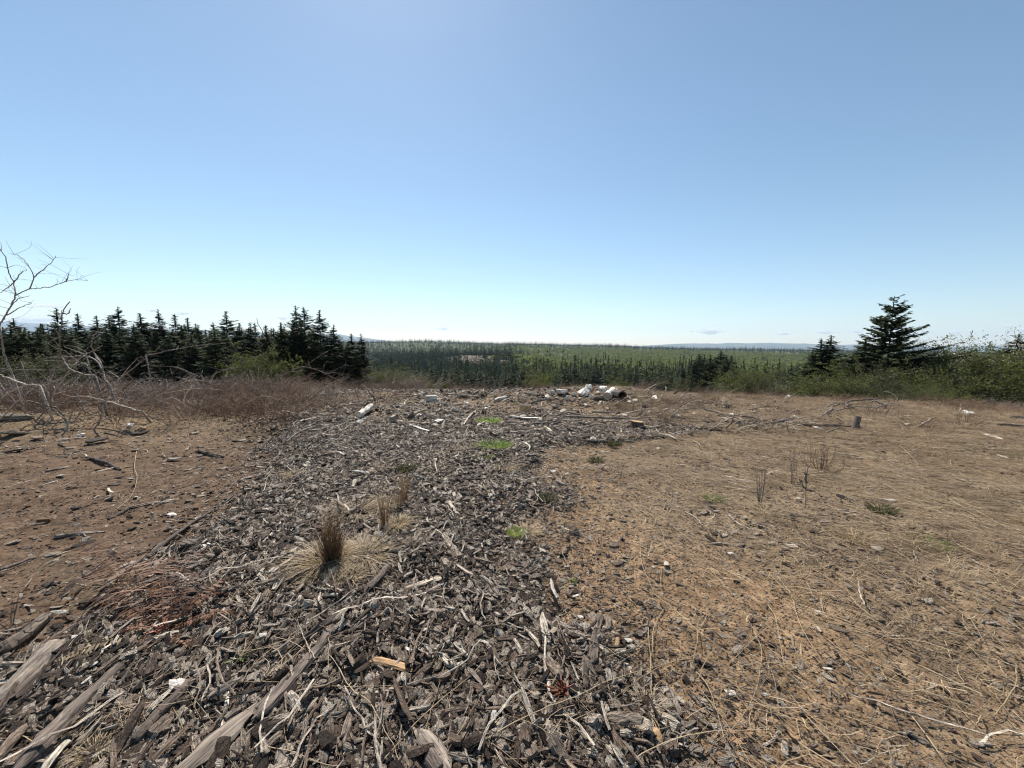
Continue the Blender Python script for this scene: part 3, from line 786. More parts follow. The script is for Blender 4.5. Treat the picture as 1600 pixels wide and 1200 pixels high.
# ------------------------------------------------------------------ logs, sticks, slabs (traced)
def log(p0, p1, r, label, mat=BARK_DARK, r1=None, name='log', cat='log', sides=14, bend=.025, lift=.7, endmat=None, rough=.07, squash=1., lift1=None):
    """A piece of dead wood lying between two spots of the ground: ridged along its length, with broken ends."""
    a = ground(*p0); b = ground(*p1)
    far = a[1] > 5.2 and mat is not WHITEWOOD
    r *= .6 if far else .72; r1 = r * .75 if r1 is None else r1 * (.6 if far else .72)
    a[2] += r * lift; b[2] += r1 * (lift if lift1 is None else lift1)
    c = (a + b) / 2; Lh = np.linalg.norm(b - a); n = int(np.clip(Lh / (r * .5), 8, 36))
    t = np.linspace(0, 1, n)[:, None]; sd = np.cross((b - a) / Lh, [0, 0, 1.])
    wob = np.cumsum(rng.normal(0, 1, (n, 3)), 0); wob -= np.linspace(0, 1, n)[:, None] * wob[-1]
    P = a * (1 - t) + b * t + sd * np.sin(t * np.pi) * bend * Lh * rng.choice([-1, 1]) + wob * r * .06
    ang = math.atan2(b[1] - a[1], b[0] - a[0]); pit = -math.asin((b[2] - a[2]) / Lh)
    Mi = np.array(Euler((0, pit, ang)).to_matrix()); Pl = (P - c) @ Mi
    ti = t[:, 0]; th = np.arange(sides) / sides * 2 * np.pi; o1, o2 = rng.uniform(0, 99, 2)
    ridge = fbm(np.cos(th)[None] * 2.6 + ti[:, None] * Lh * 1.5 + o1, np.sin(th)[None] * 2.6 + o2 + 0 * ti[:, None], 3, 4)
    knot = fbm(np.cos(th)[None] * 1.2 + ti[:, None] * Lh / r * .22 + o2, np.sin(th)[None] * 1.2 + o1 + ti[:, None] * Lh / r * .1, 3, 6)
    k = 1.3 if endmat is None else .35
    rad = (r + (r1 - r) * ti)[:, None] * (1 + k * (rough * 2.2 * ridge + rough * 2.6 * knot))
    if endmat is None: rad *= np.clip(.45 + np.minimum(ti, 1 - ti) * Lh / r * rng.uniform(.25, .8), 0, 1)[:, None]
    T = np.gradient(Pl, axis=0); T /= np.linalg.norm(T, axis=1)[:, None]; u = np.cross(T, [0, 0, 1.]); u /= np.linalg.norm(u, axis=1)[:, None]; v = np.cross(u, T)
    jag = rng.normal(0, r * (.5 if endmat is None else .02), sides); X = Pl[:, None] + u[:, None] * (np.cos(th)[None] * rad)[..., None] + v[:, None] * (np.sin(th)[None] * rad * squash)[..., None]
    for q in (0, -1): X[q, :, 0] += jag * (1 if q else -1)
    V = np.vstack([X.reshape(-1, 3), Pl[0], Pl[-1]]); i = np.arange(n - 1)[:, None] * sides; j = np.arange(sides)[None]; jn = (j + 1) % sides
    Q = np.stack([i + j, i + sides + j, i + sides + jn, i + jn], -1).reshape(-1, 4); c0 = n * sides; bb = (n - 1) * sides
    Tt = [[c0, q, (q + 1) % sides] for q in range(sides)] + [[c0 + 1, bb + (q + 1) % sides, bb + q] for q in range(sides)]
    mb = MB(); mb.add(V, Tt, Q)
    e = link(name, None) if endmat else None
    o = mb.build(name if not e else 'bark', mat, e, True)
    try: o.data.set_sharp_from_angle(angle=R(38))
    except Exception: pass
    top = e or o
    if e:
        for end, s in ((0, -1), (-1, 1)):
            q = MB(); d = T[end] * s
            q.tube([Pl[end] - d * .01, Pl[end] + d * .006], (r if end == 0 else r1) * .97, 12, .03); q.build('cut_end', endmat, e)
    top.location = c; top.rotation_euler = (0, pit, ang)
    tag(top, label, cat)
    return top

L1 = 'log'
log((30, 1215), (243, 1000), .055, 'long dark rounded log running from bottom left corner up to the dead fern', BARK_DARK, .03)
log((-10, 1110), (95, 1010), .05, 'weathered grey log at the left edge below the track', GREYWOOD, .06)
log((20, 1100), (85, 1045), .045, 'short dark broken log below the left end of the fern', BARK_DARK, .03)
log((-10, 1030), (75, 965), .055, 'rough grey log lying along the lower border of the bare track', GREYWOOD, .04, rough=.14)
log((205, 1170), (310, 1062), .035, 'straight grey-brown stick in the bark right of the long pale stem', BARK_DARK, .03)
log((285, 1215), (395, 1118), .07, 'broad slab of grey bark at the bottom, left of centre', GREYWOOD, .06, squash=.4, rough=.12)
log((400, 1130), (520, 985), .06, 'thick rough dark bark slab in the foreground', BARK_DARK, .035, squash=.45, rough=.14)
log((450, 1020), (560, 940), .035, 'dark stick pointing up right beyond the rough bark slab', BARK_DARK, .02)
log((505, 1200), (532, 1085), .035, 'upright-looking long split of grey wood left of bottom centre', GREYWOOD, .02, squash=.4)
log((655, 1150), (700, 1215), .045, 'split plank-like piece of grey-brown wood at bottom centre', GREYWOOD, .05, squash=.35)
log((553, 1088), (622, 1078), .018, 'pale split stick lying level in the middle of the bark', PALEWOOD, .015, squash=.6)
log((582, 1036), (640, 1050), .03, 'curved slab of pale brown bark above the level pale stick', ORANGEWOOD, .03, squash=.4)
log((630, 922), (690, 905), .02, 'fan of pale splintered wood left of the bark edge', PALEWOOD, .035, squash=.4, rough=.2)
log((560, 985), (660, 925), .022, 'dark straight stick slanting up right beneath the splintered wood', BARK_DARK, .012)
log((575, 925), (610, 885), .03, 'short dark bark stub between grass clump and splintered wood', BARK_DARK, .035)
log((916, 1078), (914, 1032), .022, 'short birch-like stick with ringed bark at the bark edge', GREYWOOD, .02, rough=.1)
log((925, 1040), (940, 965), .03, 'dark knotted stick behind the ringed stick', BARK_DARK, .025, rough=.2)
log((160, 925), (235, 870), .04, 'dark log on the left edge of the bark ridge beside the track', BARK_DARK, .03)
log((235, 870), (330, 800), .03, 'long thin stick tracing the left edge of the bark ridge', BARK_DARK, .02)
log((85, 840), (165, 832), .030, 'broken flat stick lying on the bare track, nearest the camera', GREYWOOD, .02, squash=.6, rough=.2)
log((170, 812), (205, 793), .025, 'dark short stick on the bare track between two longer ones', BARK_DARK, .02)
log((248, 788), (320, 775), .035, 'pale splintered stick lying on the right of the bare track', PALEWOOD, .025, squash=.5, rough=.2)
log((198, 797), (250, 785), .035, 'grey splintered stick on the bare track left of the pale one', GREYWOOD, .03, squash=.5, rough=.25)
log((80, 810), (125, 805), .012, 'thin pale stick lying alone on the bare track', PALEWOOD, .008)
log((100, 710), (135, 715), .025, 'pale curved branch piece at the back of the track', PALEWOOD, .02, bend=.15)
log((135, 715), (188, 735), .035, 'dark forked branch piece at the back of the track', BARK_DARK, .04, rough=.15)
log((72, 738), (102, 732), .03, 'small dark stick with a white end on the track', BARK_DARK, .02)
log((310, 705), (350, 715), .035, 'dark chunk of bark at the far right of the track', BARK_DARK, .04, rough=.2)
log((0, 893), (60, 870), .02, 'thin dark root lying on the track at the left edge', BARK_DARK, .012)
log((75, 910), (135, 916), .010, 'thin pale root lying on the lower track', PALEWOOD, .007)
log((-15, 658), (50, 655), .14, 'thick grey weathered log end poking in at the left edge', GREYWOOD, .10, rough=.12)
# debris ridge, from left to right
log((560, 655), (580, 640), .10, 'short thick white bleached log block on the debris ridge', WHITEWOOD, .09, lift=1.4, endmat=PALEWOOD)
log((558, 665), (572, 658), .07, 'small bleached wood lump just in front of the white log block', WHITEWOOD, .05, rough=.2)
log((520, 657), (575, 652), .035, 'thin pale pole lying against the white log block', PALEWOOD, .03)
log((540, 633), (580, 631), .10, 'dark rough bark log behind the white log block', BARK_DARK, .08, rough=.15)
log((480, 690), (548, 656), .05, 'grey fallen branch slanting up to the white log block', GREYWOOD, .03)
log((498, 632), (520, 640), .05, 'short dark stick before the rusty brush', BARK_DARK, .03)
log((642, 621), (664, 615), .06, 'pale slanting stick left of the white cube of wood', PALEWOOD, .05)
log((666, 628), (682, 627), .15, 'white squarish wood block at the left of the debris ridge', WHITEWOOD, .15, endmat=WHITEWOOD)
log((640, 665), (672, 675), .04, 'bleached splinter in the bark in front of the white wood block', WHITEWOOD, .03, squash=.5)
log((725, 665), (748, 640), .03, 'thin pale straight stick leaning in the bark left of the green patch', PALEWOOD, .025, lift=1.5)
log((720, 650), (735, 640), .04, 'small pale bent stick behind the thin pale stick', GREYWOOD, .03)
log((700, 617), (746, 620), .05, 'long pale stick lying level along the ridge skyline', PALEWOOD, .04)
log((772, 628), (792, 622), .08, 'pale short log with a dark end on the ridge, right of the level stick', WHITEWOOD, .07)
log((745, 668), (760, 660), .05, 'short white stick beside the low green grass patch', WHITEWOOD, .04)
log((795, 652), (846, 656), .055, 'long flat slab of pale wood lying level in the debris', WHITEWOOD, .06, squash=.4, rough=.2)
log((820, 665), (870, 660), .04, 'dark stick beneath the flat pale slab', BARK_DARK, .03)
log((880, 652), (1000, 655), .05, 'long grey pole lying level behind the sawn stump', GREYWOOD, .04, bend=.01)
log((960, 655), (1015, 657), .045, 'dark pole lying behind the sawn stump to its right', BARK_DARK, .03)
log((965, 652), (1005, 640), .05, 'pale pole propped up on the debris behind the stump', PALEWOOD, .03, lift=1.5)
log((925, 645), (965, 647), .05, 'short dark pole lying in the debris behind the stump', BARK_DARK, .04)
log((928, 625), (955, 620), .10, 'dark mossy log under the white log chunks on the skyline', BARK_DARK, .09, rough=.15)
log((965, 617), (985, 624), .07, 'pale stick sloping down beside the dark ring-ended log', PALEWOOD, .05, lift=1.5)
log((846, 700), (870, 699), .02, 'thin pale stick on the brown litter left of the stump', PALEWOOD, .018)
log((815, 692), (825, 705), .03, 'bent pale stick right of the wide green grass patch', WHITEWOOD, .02, bend=.15)
log((850, 667), (862, 675), .04, 'short pale chip-like stick in front of the flat pale slab', PALEWOOD, .03, squash=.4)
log((1040, 680), (1056, 687), .05, 'pale flat wood piece right of the sawn stump', PALEWOOD, .04, squash=.4)
log((1100, 640), (1145, 650), .05, 'grey branch lying over brush right of centre', GREYWOOD, .03)
log((1170, 660), (1215, 655), .05, 'dark branch lying level at the right of the debris ridge', BARK_DARK, .04)
log((1205, 663), (1240, 655), .06, 'dark crooked log left of the broken dark stump', BARK_DARK, .05)
log((1240, 665), (1345, 668), .055, 'long dark pole lying level up to the broken stump', BARK_DARK, .04, bend=.01)
log((1245, 655), (1290, 660), .035, 'thin pale pole lying above the long dark pole', PALEWOOD, .03)
log((1232, 670), (1252, 673), .04, 'short white stick in front of the long dark pole', WHITEWOOD, .03)
log((1272, 672), (1282, 674), .10, 'small white-topped wood block in front of the dark pole', WHITEWOOD, .08, rough=.15)
log((1537, 680), (1567, 688), .035, 'white thin stick lying on grass near the right edge', WHITEWOOD, .03)
log((1558, 713), (1577, 718), .03, 'small white stick in the grass below the other white stick', WHITEWOOD, .025)
log((1580, 655), (1640, 655), .10, 'thick grey log lying in brush at the right edge', GREYWOOD, .12)
log((1560, 665), (1610, 672), .07, 'lower dark log at the right edge of the clearing', BARK_DARK, .08)
log((1325, 640), (1370, 633), .04, 'dark bent branch on the pile of grey brush at right', BARK_DARK, .04, lift=4, lift1=8, bend=.12)
log((1290, 650), (1300, 640), .05, 'grey branch rising from the debris right of the ridge', GREYWOOD, .03, lift=3)
log((690, 1215), (668, 1180), .04, 'dark rounded wood piece at the very bottom centre', BARK_DARK, .04)
log((330, 1095), (372, 1068), .03, 'ringed grey stick in the bark right of the straight stick', GREYWOOD, .025)
log((345, 1135), (378, 1108), .028, 'short ringed grey stick in front of the other ringed stick', GREYWOOD, .025)
log((655, 835), (720, 815), .028, 'charred black stick lying in bark right of the straw mop', BARK_DARK, .02)
log((705, 752), (755, 750), .03, 'dark stick lying level in bark below the green patch', BARK_DARK, .025)
log((460, 793), (510, 794), .02, 'pale thin stick lying in bark behind the tall grass clump', GREYWOOD, .02)
log((410, 850), (445, 808), .014, 'pale forked twig on the bark left of the tall grass clump', PALEWOOD, .01)
log((550, 737), (577, 741), .022, 'short white-barked stick in the bark behind the straw patches', WHITEWOOD, .02)

# dark hollow log on the skyline, its end towards the camera
def hollow_log():
    p = ground(972, 626); p[2] += .13
    e = empty('hollow_log', p, 'dark hollow log end facing the camera on the debris skyline', 'hollow log')
    mb = MB(); th = np.arange(16) / 16 * 2 * np.pi; V = []
    for (yy, r) in ((0, .15), (0, .11), (.5, .10), (.5, .15)):
        rr = r * (1 + rng.normal(0, .05, 16)); V.append(np.stack([np.cos(th) * rr, np.full(16, yy), np.sin(th) * rr], -1))
    V = np.vstack(V); a = np.arange(16); b = (a + 1) % 16; Q = []
    for k in range(3): Q.append(np.stack([k * 16 + a, k * 16 + b, (k + 1) * 16 + b, (k + 1) * 16 + a], -1))
    Q.append(np.stack([48 + a, 48 + b, b, a], -1)); mb.add(V, None, np.vstack(Q)); mb.build('shell', BARK_DARK, e)
    e.rotation_euler = (0, 0, R(14))
hollow_log()

# rounded white lumps of bleached wood on the ridge
def lump(px, py, w, h, label, mat=WHITEWOOD, name='bleached_lump', cat='wood chunk', elong=1.2, seed=0):
    p = ground(px, py); s = p[1] / FPX; bm = bmesh.new()
    k = 15; pts = rng.uniform(-1, 1, (k, 3)); j = rng.integers(0, 3, k); pts[np.arange(k), j] = np.sign(pts[np.arange(k), j]) * rng.uniform(.75, 1., k)
    pts *= [w * s / 2, w * s / 2 * elong, h * s / 2]
    for v in pts: bm.verts.new(v)
    r_ = bmesh.ops.convex_hull(bm, input=bm.verts)
    bmesh.ops.delete(bm, geom=[g for g in r_['geom_interior'] if isinstance(g, bmesh.types.BMVert)], context='VERTS')
    bmesh.ops.bevel(bm, geom=list(bm.edges), offset=min(w, h) * s * .05, segments=1, affect='EDGES')
    bmesh.ops.triangulate(bm, faces=bm.faces); bmesh.ops.subdivide_edges(bm, edges=bm.edges, cuts=1, use_grid_fill=True)
    o1, o2 = rng.uniform(0, 50, 2); f = 5 / (w * s)
    for v in bm.verts:
        c = v.co; d = float(fbm(np.array(c.x * f + o1 + c.z * f * .7), np.array(c.y * f + o2 - c.z * f), 3, 3)); v.co = c * (1 + .14 * d)
    me = bpy.data.meshes.new(name); bm.to_mesh(me); bm.free(); me.materials.append(mat)
    o = link(name, me); o.location = p + [0, 0, h * s * .32]; o.rotation_euler = (rng.normal(0, .2), rng.normal(0, .2), rng.uniform(-.8, .8))
    return tag(o, label, cat)
lump(912, 617, 18, 13, 'white rounded wood chunk at the left of the skyline group')
lump(919, 610, 10, 12, 'small white knob resting between the skyline wood chunks')
lump(943, 612, 15, 11, 'bleached chunk behind the big white log butt on the skyline')
log((949, 626), (957, 616), .17, 'large white sawn log butt on the skyline, biggest pale piece', WHITEWOOD, .16, lift=1.0, endmat=PALEWOOD, bend=.0, rough=.16)
lump(877, 615, 15, 8, 'low white wood slab at the left end of the skyline chunks')
lump(862, 614, 9, 6, 'small white wood lump left of the low slab')
lump(887, 625, 7, 8, 'small white block in front of the low white slab')
lump(867, 638, 12, 9, 'round grey knot of wood in the debris left of centre ridge', GREYWOOD)
WP = ['white splinter lump', 'bleached angular chunk', 'pale broken block', 'small whitish wood crumb']
for k, (px, py, w_) in enumerate([(855, 622, 8), (870, 624, 6), (898, 618, 9), (905, 624, 7), (925, 622, 10), (933, 616, 8), (963, 612, 9), (938, 630, 7), (915, 634, 6), (985, 618, 7), (993, 628, 8), (1010, 634, 7), (896, 642, 6), (950, 640, 7),
                                  (1040, 642, 7), (1060, 652, 8), (1085, 648, 6), (1110, 664, 8), (1160, 648, 7), (1180, 668, 8), (730, 632, 8), (700, 645, 9), (655, 650, 8), (610, 660, 9), (760, 640, 7), (1300, 645, 7), (1350, 652, 6)]):
    lump(px, py, w_, w_ * .6, WP[k % 4] + (' in the low heap on the central crest' if 850 < px < 1015 else ' in the debris band right of the stump' if px > 1015 else ' in the debris left of the crest heap'), [WHITEWOOD, PALEWOOD][k % 2])['group'] = 'pale broken wood pieces along the rim'
lump(1022, 623, 10, 6, 'small white lump right of the skyline poles')
lump(982, 630, 9, 5, 'flat white lump in front of the hollow log')
lump(1128, 656, 11, 6, 'round white lump in the debris right of the stump')
lump(1136, 658, 6, 5, 'tiny white lump beside the round white lump')
lump(1230, 626, 7, 11, 'white upright block standing on the skyline at right')
lump(1513, 648, 14, 7, 'pale grey-blue lump in the grass near the right edge')
lump(927, 688, 13, 7, 'pale square-cut wood lump on litter in front of the ridge', PALEWOOD)
lump(686, 660, 12, 6, 'white crumbly lump in the bark between ridge and green patch')
lump(203, 667, 8, 7, 'white lump at the back of the bare track')
lump(225, 670, 8, 6, 'tan lump beside the white lump at the back of the track', ORANGEWOOD)
lump(127, 682, 8, 6, 'small white lump behind the pale curved branch')
lump(478, 648, 10, 7, 'white crumb of wood at the foot of the rusty brush')
lump(28, 679, 34, 7, 'broad flat patch of white splintered wood beside the left log', PALEWOOD)
lump(580, 741, 9, 8, 'yellowish round wood knob by the white-barked stick', ORANGEWOOD)
lump(272, 857, 14, 12, 'crumbly pale lump of rotten wood on the ridge edge by the track', GREYWOOD)
lump(294, 856, 20, 14, 'larger crumbly pale lump of rotten wood beside its smaller twin', GREYWOOD)
lump(269, 806, 11, 5, 'small white crumb lying on the bare track', WHITEWOOD)
lump(1026, 1153, 19, 9, 'round yellow-orange slice of wood lying on soil at bottom centre', ORANGEWOOD, 'wood_disc', 'wood disc', 1.4)

# pale chips and flakes of bare wood
PALEFL = [flake_mesh('pale_chip', WHITEWOOD, .6, .07, curl=.4), flake_mesh('pale_chip', WHITEWOOD, .3, .07), flake_mesh('pale_chip', PALEWOOD, .5, .06), flake_mesh('pale_chip', ORANGEWOOD, .4, .06)]
pal = [(276, 1075, 20, 0, 0, 'white flat chip beside the straight grey-brown stick'), (136, 1068, 10, 1, 1.4, 'narrow white chip standing near the long dark log'), (147, 1043, 9, 1, 1.5, 'slim white sliver left of the long dark log'),
 (289, 1065, 9, 3, 1.0, 'orange wood chip just behind the white flat chip'), (264, 1086, 8, 1, 1, 'small white chip in front of the white flat chip'), (318, 1130, 12, 1, 1.5, 'upright white splinter in the bark at lower left'),
 (118, 1000, 9, 0, 0, 'white flake at the left end of the dead fern'), (95, 962, 16, 1, .4, 'white splinter at the edge of the track above the log'), (503, 1096, 13, 0, .6, 'bright white chip left of the grey split wood'),
 (424, 1131, 10, 0, .2, 'white chip at lower left of centre, left of its pair'), (440, 1131, 9, 1, 1.5, 'white chip right of its pair by the short pale stem'), (771, 1125, 15, 0, 1.2, 'bright white square chip right of bottom centre'),
 (684, 1016, 11, 0, .7, 'white rounded chip in the middle of the bark bed'), (664, 988, 10, 0, .1, 'white crumb behind the rounded white chip'), (638, 1020, 16, 1, -.6, 'row-like white sliver left of the rounded chip'),
 (411, 997, 11, 0, .1, 'white chip beyond the rough bark slab'), (716, 1042, 8, 0, 0, 'small white chip right of the rounded white chip'), (577, 1150, 14, 2, .9, 'pale frayed chip under the arching stem'),
 (541, 1098, 9, 1, -.8, 'narrow white chip right of the bright white chip'), (907, 968, 10, 0, 0, 'white chip at the inner corner of the bark edge'), (865, 990, 15, 2, .8, 'ribbed pale chip at the bark edge'),
 (982, 1005, 12, 0, 0, 'white chip of three lying by the forked stem, rearmost'), (989, 1016, 12, 0, .6, 'white chip of three lying by the forked stem, nearest'), (964, 1009, 16, 3, 1.2, 'tan flat chip left of the three white chips'),
 (1000, 1013, 11, 2, 1, 'pale grey chip of three by the forked stem, on the right'), (902, 1092, 12, 0, .3, 'white chip in front of the ringed stick'), (846, 1135, 12, 1, 1, 'white oval chip near the bottom, left of the wood disc'),
 (1141, 1088, 14, 0, -.4, 'knobbly white chip on orange soil'), (1065, 1100, 15, 2, -1.1, 'pale slanted chip on soil near the bark'), (1036, 1135, 9, 1, -.5, 'small white chip above the yellow wood disc'),
 (1236, 1152, 17, 3, 1.5, 'yellow upright wood chip on soil near the bottom'), (1226, 1176, 15, 2, 1.1, 'pale yellow wood chip nearest the bottom edge'), (1277, 960, 9, 0, 0, 'small white chip on orange soil, rear'),
 (1279, 987, 9, 1, 1.4, 'small white chip standing on orange soil'), (1293, 1050, 11, 1, -.4, 'white chip at the foot of the slanting pale stem'), (1300, 935, 10, 2, -.8, 'cream chip in the straw at right'),
 (1041, 885, 14, 2, 1.1, 'cream splintered chip on brown litter'), (1020, 889, 7, 0, 0, 'tiny white chip left of the cream splintered chip'), (865, 739, 9, 0, 0, 'white chip on litter below the ridge'), (885, 743, 8, 2, 0, 'pale chip right of the white chip on litter'),
 (425, 894, 9, 0, 1, 'white crumb left of the straw skirt'), (600, 904, 16, 2, -1, 'pale elongated chip right of the curly straw tuft'), (660, 832, 10, 2, 1.3, 'pale chip right of the straw mop'), (1141, 868, 9, 0, 0, 'tiny white flake in the right litter'),
 (320, 856, 14, 0, 1, 'bright white flake on the edge of the bark ridge'), (1415, 665, 9, 0, 0, 'white flake in green grass at right'), (1238, 857, 12, 2, -.6, 'cream flat chip in straw at right'), (1370, 861, 14, 2, .1, 'cream chip lying in the straw mat'),
 (1390, 785, 12, 0, -.3, 'white flake by the dark weed clump'), (712, 715, 10, 0, 0, 'white flake left of the green patch'), (900, 935, 12, 1, .1, 'white sliver among chips by the pale green weed'), (835, 915, 14, 2, 0, 'pale grey flake at the right bark edge'), (1195, 1090, 8, 0, 0, 'small white flake between two bowed stems'),
 (780, 905, 10, 2, .5, 'pale chip at the right margin of the bark'), (1020, 1100, 8, 0, 0, 'white crumb in sparse straw tuft')]
for (px, py, w, k, yaw, lab) in pal:
    p = ground(px, py); s = w * .9 * np.linalg.norm(p - CAM) / FPX
    o = link('pale_chip', PALEFL[k]); o.location = p + [0, 0, s * .16 + .012]; o.scale = (s, s, s)
    o.rotation_euler = (rng.normal(.1, .2), rng.normal(0, .2), yaw); tag(o, lab, 'wood chip')
# scattered pale sticks in the far debris
x, y = sample(3200, 16, 6.0); w = np.maximum(berm(x, y), .12) * sstep(6, 8, y); m = rng.random(len(x)) < w * .6
SP = [splinter_mesh('bleached_stick', GREYWOOD, .06, 5, 6, .22), splinter_mesh('bleached_stick', TWIG, .04, 4, 6, .3), splinter_mesh('bleached_stick', PALEWOOD, .08, 5, 5, .12), splinter_mesh('bleached_stick', PALEWOOD, .06, 5, 5, .15), splinter_mesh('bleached_stick', GREYWOOD, .05, 5, 5, .1)]
n = m.sum(); sz = np.clip(rng.lognormal(np.log(.24), .5, n), .08, .8)
scatter('bleached_sticks', SP, np.stack([x[m], y[m], H(x[m], y[m]) + .03], -1), np.stack([rng.normal(0, .15, n), rng.normal(0, .22, n), rng.uniform(0, 3.14, n)], -1),
        np.stack([sz, sz, sz], -1), None, 'small bleached sticks and splinters scattered over the debris ridge')

# stumps
def stump(px, py, w, h, label, sidemat, topmat, lean=0):
    p = ground(px, py); s = p[1] / FPX; r = w * s / 2; hh = h * s
    e = empty('tree_stump', p, label, 'tree stump'); n = 20; th = np.arange(n) / n * 2 * np.pi
    prof = 1 + .05 * np.sin(3 * th + 1) + rng.normal(0, .02, n)
    V = []
    for (z, k) in ((-.05, 1.2), (.02, 1.08), (hh * .5, 1.0), (hh, .97)):
        V.append(np.stack([np.cos(th) * r * k * prof + lean * z, np.sin(th) * r * k * prof, np.full(n, z) - (.25 * np.cos(th) * r * .3 if z == hh else 0)], -1))
    V = np.vstack(V); a = np.arange(n); b = (a + 1) % n
    Q = np.vstack([np.stack([k * n + a, k * n + b, (k + 1) * n + b, (k + 1) * n + a], -1) for k in range(3)])
    mb = MB(); mb.add(V, None, Q); mb.build('bark', sidemat, e)
    T = V[3 * n:] + [0, 0, .004]; T = T * [.97, .97, 1]; c = T.mean(0); mb = MB()
    mb.add(np.vstack([T, T * [.5, .5, 1], [c]]), np.stack([n + a, n + b, np.full(n, 2 * n)], -1), np.stack([a, b, n + b, n + a], -1)); mb.build('cut_face', topmat, e)
stump(995, 669, 20, 11, 'low round sawn tree stump with a pale orange cut face', BARK_DARK, ORANGEWOOD)
stump(820, 642, 20, 9, 'low reddish-brown stump in the debris left of the skyline chunks', ORANGEWOOD, BARK_DARK)
stump(1336, 670, 9, 20, 'narrow dark broken stump at the end of the long pole', BARK_DARK, GREYWOOD, .15)

# ------------------------------------------------------------------ dead fern
def frond(mb, L, droop, yaw, rise, curl=0.):
    n = 30; t = np.linspace(0, 1, n)
    d = np.array([math.cos(yaw), math.sin(yaw)])
    P = np.stack([d[0] * L * t * (1 - .12 * t), d[1] * L * t * (1 - .12 * t), rise * np.sin(t * 2.2) - droop * t ** 2], -1)
    P[:, :2] += np.array([-d[1], d[0]]) * (curl * L * t ** 2)[:, None]
    mb.tube(P, np.linspace(.0028, .001, n), 4, a=.4)
    T = np.gradient(P, axis=0); T /= np.linalg.norm(T, axis=1)[:, None]
    for k in range(2, n):
        for q in range(1):
            for s in (-1, 1):
                tt = (k + q * .5) / n
                l = L * .125 * math.sin(min(1, tt * 1.15) * math.pi * .93 + .12) * rng.uniform(.7, 1.15)
                p = P[k]; sd = np.cross(T[k], [0, 0, 1]); sd /= np.linalg.norm(sd); sd = sd * s + T[k] * .25 + np.array([0, 0, rng.normal(-.35, .3)])
                sd /= np.linalg.norm(sd); w = T[k] * .0062 * rng.uniform(.7, 1.3) + rng.normal(0, .0012, 3)
                m_ = p + sd * l * .55 + [0, 0, .004]; e_ = p + sd * l + [0, 0, -.008 * rng.random()] + rng.normal(0, .004, 3)
                mb.add([p - w * .5, p + w * .5, m_ + w, m_ - w, e_], [[3, 2, 4]], [[0, 1, 2, 3]], rng.uniform(.1, .95))
    return P

def fern(px, py, fr, label):
    p = ground(px, py); e = empty('dead_fern', p, label, 'fern')
    for (tx, ty, rise, pale) in fr:
        g = ground(tx, ty) - p; mb = MB()
        frond(mb, float(np.hypot(g[0], g[1])) * 1.08, .05, math.atan2(g[1], g[0]), rise, rng.normal(0, .1))
        mb.build('frond', FERN_PALE if pale else FERN, e)
    mb = MB()
    for _ in range(14):
        a = rng.uniform(0, 6.28); r = rng.uniform(.0, .05)
        mb.tube([[0, 0, -.01], [math.cos(a) * r, math.sin(a) * r, .04], [math.cos(a) * r * 1.8, math.sin(a) * r * 1.8, .05]], [.006, .005, .003], 5, a=rng.random())
    mb.build('crown', ORANGE_FERN, e)
ORANGE_FERN = leaf_mat('fern_base', (.16, .05, .028), (.34, .14, .08), .1)
fern(255, 990, [(92, 905, .14, 1), (120, 930, .18, 0), (60, 1045, .08, 1), (165, 905, .17, 0), (205, 895, .2, 0), (330, 905, .15, 0), (355, 935, .12, 0), (300, 880, .18, 0), (175, 1000, .10, 0),
                (305, 1022, .07, 0), (370, 905, .12, 0), (250, 900, .2, 0), (150, 965, .12, 0), (185, 1025, .06, 0), (385, 955, .08, 0)], 'sprawling dead brown fern with curled fronds over the bark at left')
fern(880, 1088, [(840, 1075, .03, 0), (905, 1075, .03, 0), (860, 1100, .02, 0)], 'scrap of dark red dead fern in the bark near bottom centre')

# ------------------------------------------------------------------ slash: bare branches and brush
def branch(lines, base, depth, label, r=.02, mat=GREYTWIG, name='bare_branch', cat='branch', twigs=0, dsd=.25, sc=4., ox=0, oy=380):
    """Dead wood seen against the trees: the traced limbs, grown at one distance with their own front-to-back bends."""
    e = None; mb = MB(); allp = []
    for li, ln in enumerate(lines):
        w = r * (1 if li == 0 else .6)
        pts = [((a / sc) + ox, (b / sc) + oy) for a, b in ln]
        d0 = depth + (0 if li == 0 else rng.normal(0, dsd * .5)); dd = np.cumsum(rng.normal(0, dsd * .35, len(pts)))
        P = [at(a, b, d0 + dd[k]) for k, (a, b) in enumerate(pts)]
        P = smooth_line(P, 5); P = P + rng.normal(0, r * .25, P.shape)
        mb.tube(P, np.linspace(w, w * .35, len(P)), 5); allp.append((P, w))
        for _ in range(int(twigs * len(ln))):
            s = P[rng.integers(len(P) // 4, len(P))]; v = rng.normal(0, 1, 3); v[2] = abs(v[2]) * .7; v *= rng.uniform(.08, .35)
            m_ = s + v * .5 + rng.normal(0, .03, 3)
            mb.tube(smooth_line([s, m_, s + v], 3), np.linspace(w * .3, w * .12, 4 if 0 else len(smooth_line([s, m_, s + v], 3))), 3)
    c = np.array([allp[0][0][0][0], allp[0][0][0][1], 0.]); c[2] = H(c[0], c[1])
    # a buried butt reaches the ground
    s = allp[0][0][-1] if base == 'end' else allp[0][0][0]
    if base: mb.tube([s, [s[0] + .1, s[1] + .1, float(H(s[0], s[1])) - .05]], [r * .9, r], 5)
    mb.V = [v - c for v in mb.V]
    o = mb.build(name, mat, None, True); o.location = c
    return tag(o, label, cat)

